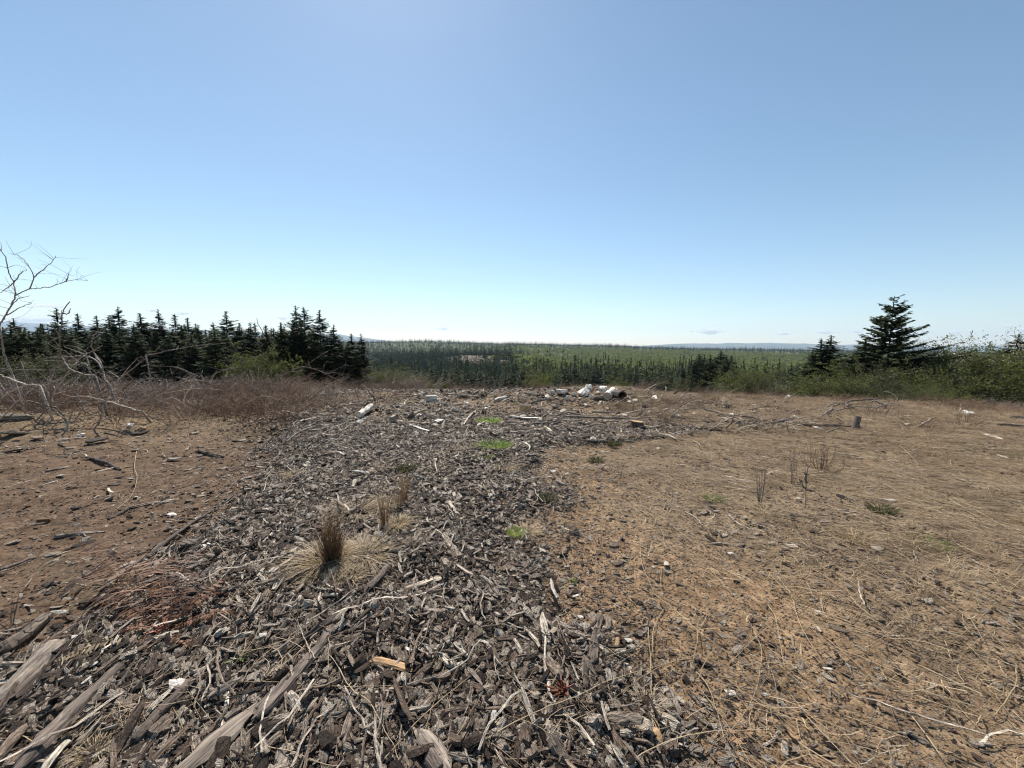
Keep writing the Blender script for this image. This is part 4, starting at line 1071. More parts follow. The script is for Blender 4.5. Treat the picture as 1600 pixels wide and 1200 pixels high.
branch([[(80, 820), (40, 740), (18, 650), (5, 560), (10, 490), (60, 410), (95, 330), (85, 250), (50, 170), (35, 90), (0, 40)],
        [(95, 330), (150, 300), (200, 285), (300, 275), (400, 245), (480, 228), (550, 235)], [(185, 290), (210, 215), (190, 160), (140, 95), (80, 60)],
        [(210, 215), (270, 165), (320, 120), (350, 80)], [(415, 240), (425, 210), (430, 190)], [(85, 250), (130, 190), (165, 165)], [(85, 250), (40, 280), (0, 310)],
        [(40, 450), (130, 400), (200, 375)], [(60, 410), (110, 350), (190, 330)], [(30, 470), (0, 500), (-60, 520)]],
       'start', 8.6, 'bare curving sapling rising above the treeline at the left edge', .02, name='bare_sapling', cat='bare sapling', twigs=1.6)
branch([[(600, 830), (520, 820), (440, 790), (400, 740), (378, 690), (370, 590), (385, 500), (390, 430), (440, 360)], [(370, 590), (320, 610), (280, 635)], [(385, 440), (430, 440), (440, 405)]],
       'start', 9.0, 'crooked bare branch standing up against the conifers at left', .026, twigs=.6)
branch([[(690, 905), (650, 850), (645, 800), (625, 740), (590, 690), (570, 625), (590, 575), (640, 535)], [(590, 690), (650, 745)]], 'start', 9.2, 'hooked bare branch curling over at its tip, right of the crooked one', .024, twigs=.4)
branch([[(645, 800), (610, 740), (550, 710), (480, 705), (400, 715), (300, 715), (240, 745)], [(490, 740), (400, 738), (270, 735)]], 'start', 9.4, 'arched pair of grey branches spanning the left slash pile', .02, twigs=.5)
branch([[(560, 795), (540, 760), (490, 745), (460, 765), (400, 760), (300, 790), (130, 790), (0, 785)]], 'start', 9.8, 'long level bare branch across the back of the left slash pile', .018, twigs=.6)
branch([[(250, 890), (160, 885), (60, 845), (0, 825)], [(170, 885), (60, 930), (0, 980)]], 'start', 8.6, 'pale forked branch at the left edge of the slash pile', .025, PALEWOOD)
branch([[(890, 1055), (700, 1000), (540, 960), (430, 965), (340, 1000)], [(540, 960), (620, 940), (690, 905)]], 'start', 8.2, 'long pale pole lying over the right of the left slash pile', .024, PALEWOOD)
branch([[(540, 700), (460, 670), (400, 645)], [(550, 690), (480, 650), (410, 640)]], 'start', 9.3, 'thin paired twigs in the middle of the slash pile', .014)
branch([[(910, 700), (980, 690), (1060, 670), (1105, 660), (1115, 640)]], 'start', 9.8, 'thin pale branch hanging against dark conifers right of the slash pile', .016, twigs=.5)
branch([[(770, 910), (840, 860), (980, 850), (1060, 860), (1110, 890)], [(840, 860), (940, 910)]], 'start', 9.6, 'low arching branch right of the slash pile', .016, twigs=.5)
branch([[(410, 1190), (430, 1110), (460, 1040), (500, 990)], [(480, 1090), (510, 1040), (545, 990)]], 'start', 7.8, 'two short pale sticks leaning at the front of the slash pile', .018, PALEWOOD)
branch([[(310, 1010), (290, 930), (255, 870), (250, 860)], [(340, 1010), (300, 930), (270, 880)]], 'start', 8.6, 'short crossed grey sticks in the slash pile', .018)
branch([[(360, 1035), (260, 1010), (170, 985), (60, 990)]], 'start', 8.2, 'grey stick lying low in the front of the slash pile', .022)
branch([[(130, 740), (125, 770), (90, 785), (50, 790)]], 'start', 9.2, 'short hooked twig near the left edge of the slash pile', .014)
branch([[(250, 900), (340, 865), (450, 810), (470, 800)]], 'start', 9.2, 'rising grey branch in the centre of the slash pile', .016, twigs=.6)
branch([[(460, 870), (475, 910), (470, 930)], [(495, 880), (500, 950)], [(550, 840), (560, 920)]], 'end', 8.9, 'three short upright stubs in the slash pile', .018)
branch([[(1195, 850), (1180, 810), (1120, 780), (1060, 770)], [(1190, 810), (1240, 830), (1290, 850)]], 'start', 10.2, 'grey twiggy branch before the conifers left of centre', .014, twigs=1.)
branch([[(1300, 880), (1340, 820), (1440, 780), (1480, 800)], [(1440, 860), (1440, 760)]], 'start', 10.4, 'spiky grey branch further right in the brush', .014, twigs=1.2)
branch([[(80, 640), (160, 590), (250, 545), (310, 535), (400, 560), (480, 600), (540, 620)], [(310, 535), (360, 490), (440, 440), (400, 450)], [(280, 545), (310, 600)], [(400, 560), (450, 570), (560, 520)], [(430, 580), (500, 570), (560, 600)]],
       'start', 11, 'arching bare branch over the brush before the tall conifer clump', .018, ox=400, oy=440, twigs=1.)
branch([[(60, 360), (45, 340), (40, 310), (15, 270), (5, 225)], [(45, 300), (60, 270)]], None, 30, 'bare dead treetop poking up left of the tall conifer clump', .05, ox=400, oy=440, name='dead_treetop', cat='dead tree')
branch([[(760, 770), (735, 720), (700, 680), (670, 650)]], 'start', 11.5, 'short dark upright stick with a pale tip behind the white log block', .035, ox=400, oy=440)
branch([[(400, 700), (435, 705), (437, 750)], [(437, 750), (437, 705)]], 'end', 10.5, 'pale bent stick standing in the rusty brush', .022, PALEWOOD, ox=400, oy=440)
branch([[(620, 680), (580, 650), (550, 630)], [(600, 670), (570, 665)]], 'start', 10.8, 'reddish twig at the edge of the rusty brush', .014, RUST, ox=400, oy=440)
branch([[(760, 745), (800, 710), (850, 670), (905, 640)], ], 'start', 12.6, 'pale pole leaning up right on the skyline', .035, PALEWOOD, ox=800, oy=440)
branch([[(845, 755), (865, 700), (895, 660)], [(845, 755), (840, 700)]], 'start', 12.4, 'forked pale stick beside the leaning pole', .025, PALEWOOD, ox=800, oy=440)
branch([[(560, 730), (560, 680), (545, 655), (525, 645)]], 'start', 12.8, 'pale curled branch arching between the skyline chunks', .04, PALEWOOD, ox=800, oy=440)
branch([[(980, 730), (1010, 705), (1045, 675)]], 'start', 12.6, 'dark stick jutting up right of the leaning pole', .05, BARK_DARK, ox=800, oy=440)
branch([[(1020, 730), (1060, 715), (1085, 700)]], 'start', 12.6, 'thin pale stick right of the dark jutting stick', .022, PALEWOOD, ox=800, oy=440)
branch([[(740, 775), (670, 745), (640, 755), (590, 790)]], 'start', 11.8, 'bent pole like a tent ridge over the grass at right', .035, GREYTWIG, ox=1200, oy=440)
branch([[(815, 745), (790, 710), (745, 688), (720, 690)]], 'start', 13.5, 'pale arched twig against the big fir', .025, PALEWOOD, ox=1200, oy=440)
branch([[(300, 880), (330, 840), (395, 800)], [(330, 850), (420, 850), (500, 870)]], 'start', 9.8, 'grey branching stick above the long dark pole', .03, ox=1200, oy=440)
branch([[(1195, 810), (1205, 790), (1205, 760)]], 'start', 11, 'small white twig standing in brush at right', .009, WHITEWOOD, ox=1200, oy=440)
branch([[(860, 940), (960, 890), (1010, 865), (1045, 845)]], 'start', 8.6, 'pale bent branch slanting up right across the grass at right', .03, PALEWOOD, ox=1200, oy=440)

# many more loose limbs in the slash heap at the left
for k in range(46):
    x0 = rng.uniform(-30, 200 if k < 34 else 420); y0 = rng.uniform(590, 676 if k < 34 else 640); L_px = rng.uniform(30, 120); a = rng.choice([rng.normal(.0, .3), rng.uniform(-1.6, 0)]) ; c = rng.normal(0, 14)
    ex, ey = x0 + L_px * math.cos(a), y0 + L_px * .7 * math.sin(a)
    mx_, my_ = (x0 + ex) / 2 - c * math.sin(a), (y0 + ey) / 2 - abs(c)
    tw = [(mx_, my_), (mx_ + rng.normal(0, 16), my_ - rng.uniform(4, 22))]
    o = branch([[(x0, y0), (mx_, my_), (ex, ey)], tw], None, float(np.interp(y0, [590, 676], [10.5, 7.6])), 'loose grey dead limb tangled in the slash at left', rng.uniform(.008, .018), GREYTWIG if rng.random() < .7 else PALEWOOD, twigs=.7, sc=1., oy=0)
    o['group'] = 'loose dead limbs in the slash at the left'

# sticks heaped along the rim, in the centre and at the right
for k in range(60):
    c_ = k < 30
    x0 = rng.uniform(860, 1070) if c_ else rng.uniform(1080, 1380); y0 = rng.uniform(612, 668) if c_ else rng.uniform(632, 676); L_px = rng.uniform(14, 60); a = rng.normal(0, .35) + (rng.random() < .3) * rng.uniform(-1.3, -.4); c = rng.normal(0, 4)
    ex, ey = x0 + L_px * math.cos(a), y0 + L_px * .6 * math.sin(a)
    mx_, my_ = (x0 + ex) / 2 - c * math.sin(a), (y0 + ey) / 2 - abs(c) - 1
    ln = [[(x0, y0), (mx_, my_), (ex, ey)]]
    if rng.random() < .5: ln.append([(mx_, my_), (mx_ + rng.normal(0, 8), my_ - rng.uniform(3, 14))])
    gd = ground(x0, min(y0 + 4, 676))[1]
    o = branch(ln, None, float(gd), 'loose dead stick in the debris heap on the central rim' if c_ else 'loose dead stick in the debris band at right', rng.uniform(.008, .022), [GREYTWIG, PALEWOOD, TWIG, PALEWOOD][k % 4], twigs=.3, sc=1., oy=0, name='dead_stick')
    o['group'] = 'sticks heaped on the central rim' if c_ else 'sticks in the debris band at right'

# brush: many-stemmed dead bushes
def brush_mesh(name, mat, n, h, spread, r=.004, twig=2, up=1.):
    mb = MB()
    for i in range(n):
        a = rng.uniform(0, 6.28); hh = h * rng.uniform(.45, 1.); s = spread * rng.uniform(.2, 1.)
        b = np.array([math.cos(a), math.sin(a)]); q = b * spread * .7 * rng.random()
        top = np.array([*(q + b * s), hh]); md = np.array([*(q + b * s * .4 + rng.normal(0, .04, 2)), hh * .55])
        P = smooth_line([[q[0], q[1], -.04], md, top], 3)
        mb.tube(P, np.linspace(r, r * .4, len(P)), 3, a=rng.random(), ends=False)
        for _ in range(twig):
            k = rng.integers(1, len(P)); v = rng.normal(0, 1, 3) * h * .16; v[2] = abs(v[2]) * up
            mb.tube([P[k], P[k] + v], [r * .5, r * .2], 3, a=rng.random(), ends=False)
    return mb.mesh(name, mat)
BR = [brush_mesh('brush', BRUSH, 60, .5, .9, .0045, 4, .5) for _ in range(5)]
BRG = [brush_mesh('grey_brush', GREYTWIG, 30, .55, .7, .006, 3) for _ in range(3)]
BRT = [brush_mesh('tan_brush', THATCH, 40, .45, .35, .004, 2) for _ in range(2)]
x, y = sample(5600, 30, 7.6)
u = x / np.maximum(y, .1)
fr = 8.2 + .9 * vnoise(x * .5, y * .5, 3)
w = sstep(0, 1.2, y - fr + .6 * sstep(-1, 0, u) ) * (1 - sstep(-.62, -.36, u)) * .75
w = np.maximum(w, .55 * sstep(7.5, 10, y) * sstep(2.0, 4.5, x) * sstep(-.15, .25, fbm(x * .4, y * .7, 3, 39))); w = np.maximum(w, .45 * sstep(12.5, 15, y))
w *= (1 - sstep(22, 28, y) * .5) * (.45 + .9 * sstep(-.3, .3, fbm(x * .55, y * .8, 3, 33)))
m = rng.random(len(x)) < w; n = m.sum(); uu = u[m]
idx = np.where((uu < -.2) & (fbm(x[m] * .5, y[m] * .9, 3, 36) > .12), rng.choice([5, 6, 7, 8, 9, 5], n), np.where(uu < -.2, rng.choice([0, 1, 2, 3, 4, 0, 1, 5, 6, 7, 9], n), rng.choice([8, 9, 0, 1, 5, 8, 2], n)))
s = np.clip(rng.lognormal(-.28, .33, n), .35, 1.5) * np.where(uu < -.2, 1. + .35 * fbm(x[m] * .7, y[m], 3, 38) + .10 * sstep(10, 13, y[m]), .62)
scatter('dead_brush', BR + BRG + BRT, np.stack([x[m], y[m], H(x[m], y[m])], -1), np.stack([rng.normal(0, .1, n), rng.normal(0, .1, n), rng.uniform(0, 6.28, n)], -1),
        np.stack([s, s, s * rng.uniform(.7, 1.2, n)], -1), idx, 'thicket of dead purple-brown brush along the rim of the clearing')
bush_spots = [(450, 660, 1.25, 0, 'dense rusty dead bush at the left front of the bark ridge'), (420, 655, 1.0, 1, 'smaller dead bush just left of the dense rusty bush'), (590, 628, 1.1, 2, 'dark twiggy bush behind the white log block'),
              (290, 655, 1.0, 3, 'dead bush at the front of the brush above the track'), (345, 650, .9, 0, 'dead bush left of the smaller bush by the bark ridge'), (180, 655, .9, 1, 'dead bush beneath the left slash pile'),
              (1040, 640, .7, 2, 'low dead bush right of the skyline poles'), (1370, 648, .8, 5, 'grey brush pile heaped behind the grass at right'), (1240, 650, .7, 4, 'tangled grey brush left of the bent pole')]
for (px, py, s, k, lab) in bush_spots:
    o = link('dead_bush', (BR + BRG)[k]); o.location = ground(px, py); o.scale = (s, s, s); o.rotation_euler = (0, 0, rng.uniform(0, 6)); tag(o, lab, 'dead bush')

# ------------------------------------------------------------------ trees
def conifer(H_, Rb, lvl, nb, seg=7, spray=.5, gap=.0, droop=.16, z0=.06, asym=None, size=1., pw=.85, jag=.3, wid=.14, dens=.24, zj=.5):
    """Returns crown mesh data: whorls of boughs, each a rib with short needle sprays on both sides."""
    mb = MB(); woods = MB()
    zs = np.linspace(z0, .985, lvl)
    for zi in zs:
        z = zi * H_ + rng.normal(0, H_ / lvl * .5)
        base = Rb * (1 - zi) ** pw * (1 if zi > .15 else .8) + .012 * Rb
        m = max(3, int(nb * (1 - .35 * zi)))
        a0 = rng.uniform(0, 6.28)
        for j in range(m):
            if rng.random() < gap: continue
            a = a0 + j / m * 6.28 + rng.normal(0, .25); z_ = z; z = z + rng.normal(0, H_ / lvl * zj); L = base * (1 + rng.normal(0, jag))
            if asym: L *= asym(a, zi)
            if L < .08 * size: L = .08 * size
            t = np.linspace(0, 1, seg)
            up = .35 * zi
            zz = z + L * (up * t - droop * (1 - zi) * t + .10 * t ** 3) + L * .0
            d = np.array([math.cos(a), math.sin(a)])
            C = np.stack([d[0] * L * t, d[1] * L * t, zz], -1)
            if lvl > 20 and L > .5 * size: woods.tube(C[[0, seg // 2, seg - 1]], [.03 * size * L / Rb + .01, .014, .006], 3, ends=False)
            z = z_; tint = float(np.clip(.45 + .25 * rng.normal(), 0, 1))
            sdv = np.array([-d[1], d[0], 0.])
            ns = max(3, int(L / (min(spray, .12 * size + L * .5) * dens)))
            tt = np.repeat(np.linspace(.12, 1., ns), 2) ** .9; k = len(tt)
            sgn = np.tile([-1, 1], ns)
            O = np.stack([np.interp(tt, t, C[:, i]) for i in range(3)], -1)
            ln = min(spray, .16 * size + L * .55) * (1.05 - .55 * tt) * rng.uniform(.6, 1.2, k)
            dirv = sdv[None] * sgn[:, None] * .8 + np.array([d[0], d[1], 0])[None] * .75 + np.stack([np.zeros(k), np.zeros(k), rng.normal(-.16, .22, k)], -1)
            dirv /= np.linalg.norm(dirv, axis=1)[:, None]
            tip = O + dirv * ln[:, None]
            fw = np.cross(dirv, np.array([0, 0, 1.])) + rng.normal(0, .35, (k, 3)); fw /= np.linalg.norm(fw, axis=1)[:, None]
            w = (ln * wid * rng.uniform(.7, 1.4, k))[:, None]
            mid = O + dirv * ln[:, None] * .45
            V = np.stack([O, mid + fw * w, tip, mid - fw * w], 1).reshape(-1, 3)
            Q = np.arange(k)[:, None] * 4 + np.array([0, 1, 2, 3])
            mb.add(V, None, Q, np.repeat(np.clip(tint + rng.normal(0, .12, k), 0, 1), 4))
    # leader shoot
    mb.tube([[0, 0, H_ * .9], [0, 0, H_ * .97], [0, 0, H_ * 1.03]], [H_ * .006, H_ * .004, H_ * .0015], 4)
    for _ in range(26):
        z = H_ * rng.uniform(.93, 1.02); a = rng.uniform(0, 6.28); l = H_ * .02 * rng.uniform(.5, 1.3) * (1.9 - z / H_) ; v = np.array([math.cos(a), math.sin(a), .5]) * l
        mb.add([[0, 0, z - l * .2], [0, 0, z + l * .25], np.array([0, 0, z]) + v], [[0, 1, 2]], None, .5)
    return mb, woods

def trunk_mb(H_, r, lean=0.):
    mb = MB(); t = np.linspace(0, 1, 7)
    P = np.stack([np.sin(t * 3) * lean, np.zeros(7), t * H_ * .97 - .5 * (t == 0)], -1)
    mb.tube(P, r * (1 - t * .93) * np.where(t == 0, 1.3, 1), 8, .04); return mb

def conifer_kind(name, n, **k):
    out = []
    for i in range(n):
        kk = dict(k); kk['Rb'] = k['Rb'] * rng.uniform(.85, 1.15)
        c, w = conifer(1., **kk) if False else conifer(k['H_'], **{a: b for a, b in kk.items() if a != 'H_'})
        tr = trunk_mb(k['H_'], k['H_'] * .013)
        if w.n: tr.V += w.V; tr.Q += [q + tr.n for q in w.Q]; tr.A += w.A; tr.n += w.n
        out.append((c.mesh(name + '_crown', FIR if k['lvl'] > 16 else FIR_FAR), tr.mesh(name + '_trunk', TRUNK)))
    return out

NEAR = conifer_kind('conifer', 7, H_=12., Rb=3.0, lvl=66, nb=9, spray=.42, seg=6, jag=.38, gap=.12, wid=.26, pw=.95, dens=.22, zj=1.2)
MID = conifer_kind('mid_conifer', 5, H_=16., Rb=3.2, lvl=24, nb=8, spray=1.1, seg=4, jag=.25, wid=.28, pw=.98)
FARC = [conifer(18., 3.6, 10, 6, seg=3, spray=2.4, jag=.25, wid=.4, dens=.34)[0].mesh('far_conifer', FIR_FAR) for _ in range(4)]

def tree(kind, px, top, depth, label, group=None, width=1., parts=True, name='conifer', cat='conifer tree'):
    Hk = 12. if kind in NEAR else 16.
    p = at(px, top, depth); zb = float(H(p[0], p[1])); hh = p[2] - zb
    e = empty(name, (p[0], p[1], zb), label, cat, group, rng.uniform(0, 6.28))
    s = hh / (Hk * 1.01); e.scale = (s * width, s * width, s)
    link('crown', kind[0], e); link('trunk', kind[1], e)
    return e

ordw = ['first', 'second', 'third', 'fourth', 'fifth', 'sixth', 'seventh', 'eighth', 'ninth', 'tenth']
# the left tree row: x, top y, distance
row = [(21, 500, 60, 'small conifer top beside the bare sapling, leftmost of the tree row'), (63, 508, 75, 'low blurred conifer between sapling and crooked branch'), (88, 484, 52, 'broad-topped conifer behind the crooked bare branch'),
 (121, 492, 56, 'bushy conifer just right of the crooked bare branch'), (151, 496, 58, 'medium conifer above the hooked branch tip'), (170, 497, 62, 'thin conifer left of the pointed one in the left row'),
 (184, 482, 54, 'pointed tall conifer, most prominent of the left row'), (219, 492, 55, 'narrow conifer right of the most prominent one'), (247, 486, 54, 'conifer under the small white cloud in the left row'),
 (273, 493, 56, 'sparse-topped conifer with thin trunk in the left row'), (293, 499, 60, 'thin conifer next to the sparse-topped one'), (306, 508, 64, 'short conifer in a dip of the left row'),
 (333, 505, 62, 'short conifer left of the slim tall conifer'), (353, 489, 55, 'slim tall conifer at the right end of the left row'), (383, 517, 66, 'little conifer tip right of the slim tall one'),
 (415, 510, 50, 'small conifer left of the tall central clump'), (438, 506, 50, 'broad young conifer at the left foot of the tall clump'), (462, 480, 46, 'tallest conifer of the left-centre clump, dark and dense'),
 (475, 482, 49, 'twin conifer right behind the tallest one of the clump'), (499, 487, 46, 'broad conifer on the right of the left-centre clump'), (521, 509, 47, 'side conifer leaning off the right of the clump'),
 (549, 523, 46, 'slender dark conifer left of the pair right of the clump'), (564, 523, 44, 'slender dark conifer right of the pair ending the clump'), (534, 535, 52, 'low conifer filling between clump and slender pair')]
for i, (px, top, d, lab) in enumerate(row):
    tree(NEAR[i % 6], px, top, d, lab, 'conifers of the left row', rng.uniform(1.25, 1.75))
ROWM = [(21, 'bare sapling'), (88, 'crooked bare branch'), (151, 'hooked branch tip'), (184, 'most prominent pointed conifer'), (247, 'conifer under the white cloud'), (275, 'pale blossoming shrub'), (306, 'short conifer in the dip'), (353, 'slim tall conifer'),
        (402, 'yellow-green shrub'), (438, 'broad young conifer'), (475, 'tallest twin conifers'), (521, 'leaning side conifer'), (564, 'slender dark pair')]
def rowplace(px):
    m_ = min(ROWM, key=lambda q: abs(q[0] - px)); d_ = px - m_[0]
    return ('just left of the ' if d_ < -8 else 'just right of the ' if d_ > 8 else 'in line with the ') + m_[1]
# lower trees that close the row behind and below
for i, px in enumerate(np.concatenate([np.linspace(-30, 560, 150) + rng.normal(0, 5, 150)])):
    tp = (505 if px < 500 else 530 if px < 545 else 542) + rng.triangular(0, 10, 34); dp = rng.uniform(44, 66)
    tree(NEAR[rng.integers(6)], px, tp, dp, ('lower' if tp > 528 else 'taller') + (' front' if dp < 55 else ' rear') + ' filler conifer ' + rowplace(px), 'low conifers under the left row', 1.5)
# middle band
MARKS = [(575, 'white log block'), (620, 'yellowish shrub'), (675, 'leafy green shrub of the debris ridge'), (745, 'brown clearcut'), (785, 'pale short log with a dark end'), (845, 'slim yellow-green tree'), (880, 'low white wood slab'),
         (915, 'skyline wood chunks'), (957, 'large white log butt'), (1003, 'leafless sapling'), (1045, 'dark jutting stick'), (1110, 'dense right-centre clump'), (1165, 'yellow-green shrub'), (1203, 'pale blossoming shrub')]
def beside(px, marks):
    m_ = min(marks, key=lambda q: abs(q[0] - px)); d_ = px - m_[0]
    return ('behind and left of the ' if d_ < -9 else 'behind and right of the ' if d_ > 9 else 'straight behind the ') + m_[1]
for i in range(170):
    px = rng.uniform(560, 1220); d = rng.uniform(120, 200)
    top = 556 + rng.normal(3, 4) + (200 - d) * .13 + 6 * float(fbm(np.array(px / 60.), np.array(1.), 2, 6)) + sstep(1050, 1200, px) * 8 + 5 * math.exp(-((px - 740) / 70) ** 2)
    tree(MID[rng.integers(5)], px, float(top), d, ('tall' if top < 566 else 'short') + (' nearer' if d < 160 else ' farther') + ' dark conifer ' + beside(px, MARKS), 'conifers of the middle band', rng.uniform(.9, 1.3))
# clumps on the right
for i, (px, top, d, w, lab) in enumerate([(1080, 566, 88, 1.2, 'small dark conifer at the left of the right-centre clump'), (1093, 554, 88, 1.5, 'dark conifer on the left of the right-centre clump'),
    (1110, 556, 84, 1.5, 'dark conifer in the middle of the right-centre clump'), (1127, 548, 88, 1.6, 'tallest dark conifer of the right-centre clump'), (1143, 557, 88, 1.4, 'dark conifer at the right of the right-centre clump'),
    (1068, 572, 84, 1.1, 'lowest conifer at the far left of the right-centre clump'), (1101, 555, 90, 1.3, 'rear conifer between the peaks of the right-centre clump'), (1117, 558, 92, 1.4, 'rear conifer behind the tallest of the right-centre clump'), (1135, 556, 80, 1.3, 'front conifer right of the tallest of the right-centre clump'), (1087, 564, 78, 1.2, 'front conifer at the left of the right-centre clump'), (1192, 588, 56, 1.5, 'short dark conifer right of the yellow-green shrubs'), (1237, 568, 75, 1.2, 'small lone conifer tip left of the pair near the big fir'), (1257, 572, 80, 1.2, 'thin lone conifer tip beside the pair near the big fir'),
    (1284, 531, 50, 1.5, 'left conifer of the pair before the far hills'), (1299, 526, 50, 1.5, 'right taller conifer of the pair before the far hills'), (1270, 548, 54, 1.4, 'shorter conifer leaning on the left of the pair'),
    (1353, 530, 44, 1.9, 'dense broad conifer just left of the big fir'), (1340, 548, 45, 1.7, 'lower conifer at the left foot of the big fir'), (1425, 556, 46, 1.7, 'lower conifer at the right foot of the big fir'),
    (1376, 556, 43, 1.5, 'short dense conifer under the big fir'), (1592, 524, 40, 1.6, 'dark conifer cut by the right edge of the photo'), (1612, 515, 42, 1.6, 'conifer mostly outside the right edge')]):
    if px < 1605: tree(NEAR[(i * 5 + 1) % 6], px, top, d, lab, None, w * (1.3 if px < 1200 else 1.3))
# the big open fir
def big_fir():
    p = at(1397, 468, 44.); zb = float(H(p[0], p[1])); hh = p[2] - zb
    e = empty('fir_tree', (p[0], p[1], zb), 'big open-branched fir with layered boughs, tallest tree at right', 'fir tree')
    def asym(a, z): return (1.1 + .25 * math.cos(a)) * (1.15 if z < .55 else 1)
    c, w = conifer(hh, 4.8, 40, 11, seg=8, spray=.70, gap=.14, droop=.10, z0=.08, asym=asym, pw=.72, jag=.3, wid=.27, dens=.14, zj=.75)
    c.build('crown', FIR, e); tr = trunk_mb(hh, .22); tr.build('trunk', TRUNK, e); w.build('boughs', TRUNK, e)
big_fir()

# leafy shrubs and small broadleaf trees
def shrub_meshes(h, w, leaves, leaf=.09, stems=9, twig=4, mat=SHRUB, name='shrub', r=.035, spread=1., crownz=.35):
    st = MB(); lf = MB(); tips = []
    for i in range(stems):
        a = rng.uniform(0, 6.28); b = np.array([math.cos(a), math.sin(a)]); s = w * rng.uniform(.15, .5)
        top = np.array([*(b * s), h * rng.uniform(.6, 1.)])
        P = smooth_line([[b[0] * .1, b[1] * .1, -.4], [b[0] * s * .4 + rng.normal(0, .1), b[1] * s * .4 + rng.normal(0, .1), top[2] * .5], top], 4)
        st.tube(P, np.linspace(r, r * .2, len(P)), 4, ends=False)
        for k in range(2, len(P)):
            for _ in range(twig):
                v = rng.normal(0, 1, 3) * w * .16; v[2] = abs(v[2]); q = P[k] + v
                st.tube([P[k], (P[k] + q) / 2 + rng.normal(0, .05, 3), q], [r * .26, r * .17, r * .09], 3, ends=False)
                tips += [q, (P[k] + q) / 2, q + rng.normal(0, .15, 3)]
    tips = np.array(tips)
    if leaves:
        c = tips[rng.integers(0, len(tips), leaves)] + rng.normal(0, w * .026, (leaves, 3))
        c[:, 2] = np.abs(c[:, 2])
        u = rng.normal(0, 1, (leaves, 3)); u /= np.linalg.norm(u, axis=1)[:, None]
        v = np.cross(u, rng.normal(0, 1, (leaves, 3))); v /= np.linalg.norm(v, axis=1)[:, None]
        sz = leaf * rng.uniform(.5, 1.3, (leaves, 1))
        V = np.stack([c - u * sz, c + v * sz * .5, c + u * sz, c - v * sz * .5], 1).reshape(-1, 3)
        tint = np.repeat(np.clip(.5 + .45 * fbm(c[:, 0] * 1.2 + c[:, 2], c[:, 1] * 1.2 + c[:, 2], 2, 9) + rng.normal(0, .15, leaves), 0, 1), 4)
        lf.add(V, None, np.arange(leaves)[:, None] * 4 + np.arange(4), tint)
        return st.mesh(name + '_stems', TRUNK), lf.mesh(name + '_leaves', mat)
    return st.mesh(name + '_stems', GREYTWIG), None

S1 = [shrub_meshes(3., 3.4, 11000, .05, mat=SHRUB) for _ in range(3)]
S2 = [shrub_meshes(3., 3., 7000, .05, mat=SHRUB_DULL) for _ in range(3)]
BT = shrub_meshes(6., 4.2, 9000, .032, 9, 6, mat=SHRUB, name='bare_tree', r=.07)
WT = shrub_meshes(4., 4.6, 14000, .045, 10, 6, mat=BLOSSOM, name='blossom_tree', r=.05)
GT = [shrub_meshes(3.2, 3.2, 300, .08, 12, 5, mat=SHRUB_DULL, name='thin_bush', r=.03) for _ in range(2)]
def shrub(kind, px, top, depth, label, H0, w=1., name='shrub', cat='shrub', zb=None):
    p = at(px, top, depth); z = float(H(p[0], p[1])); s = max(.3, (p[2] - z)) / H0 / 1.14
    e = empty(name, (p[0], p[1], z), label, cat, None, rng.uniform(0, 6.28)); e.scale = (w * s, w * s, s)
    link('stems', kind[0], e)
    if kind[1]: link('leaves', kind[1], e)
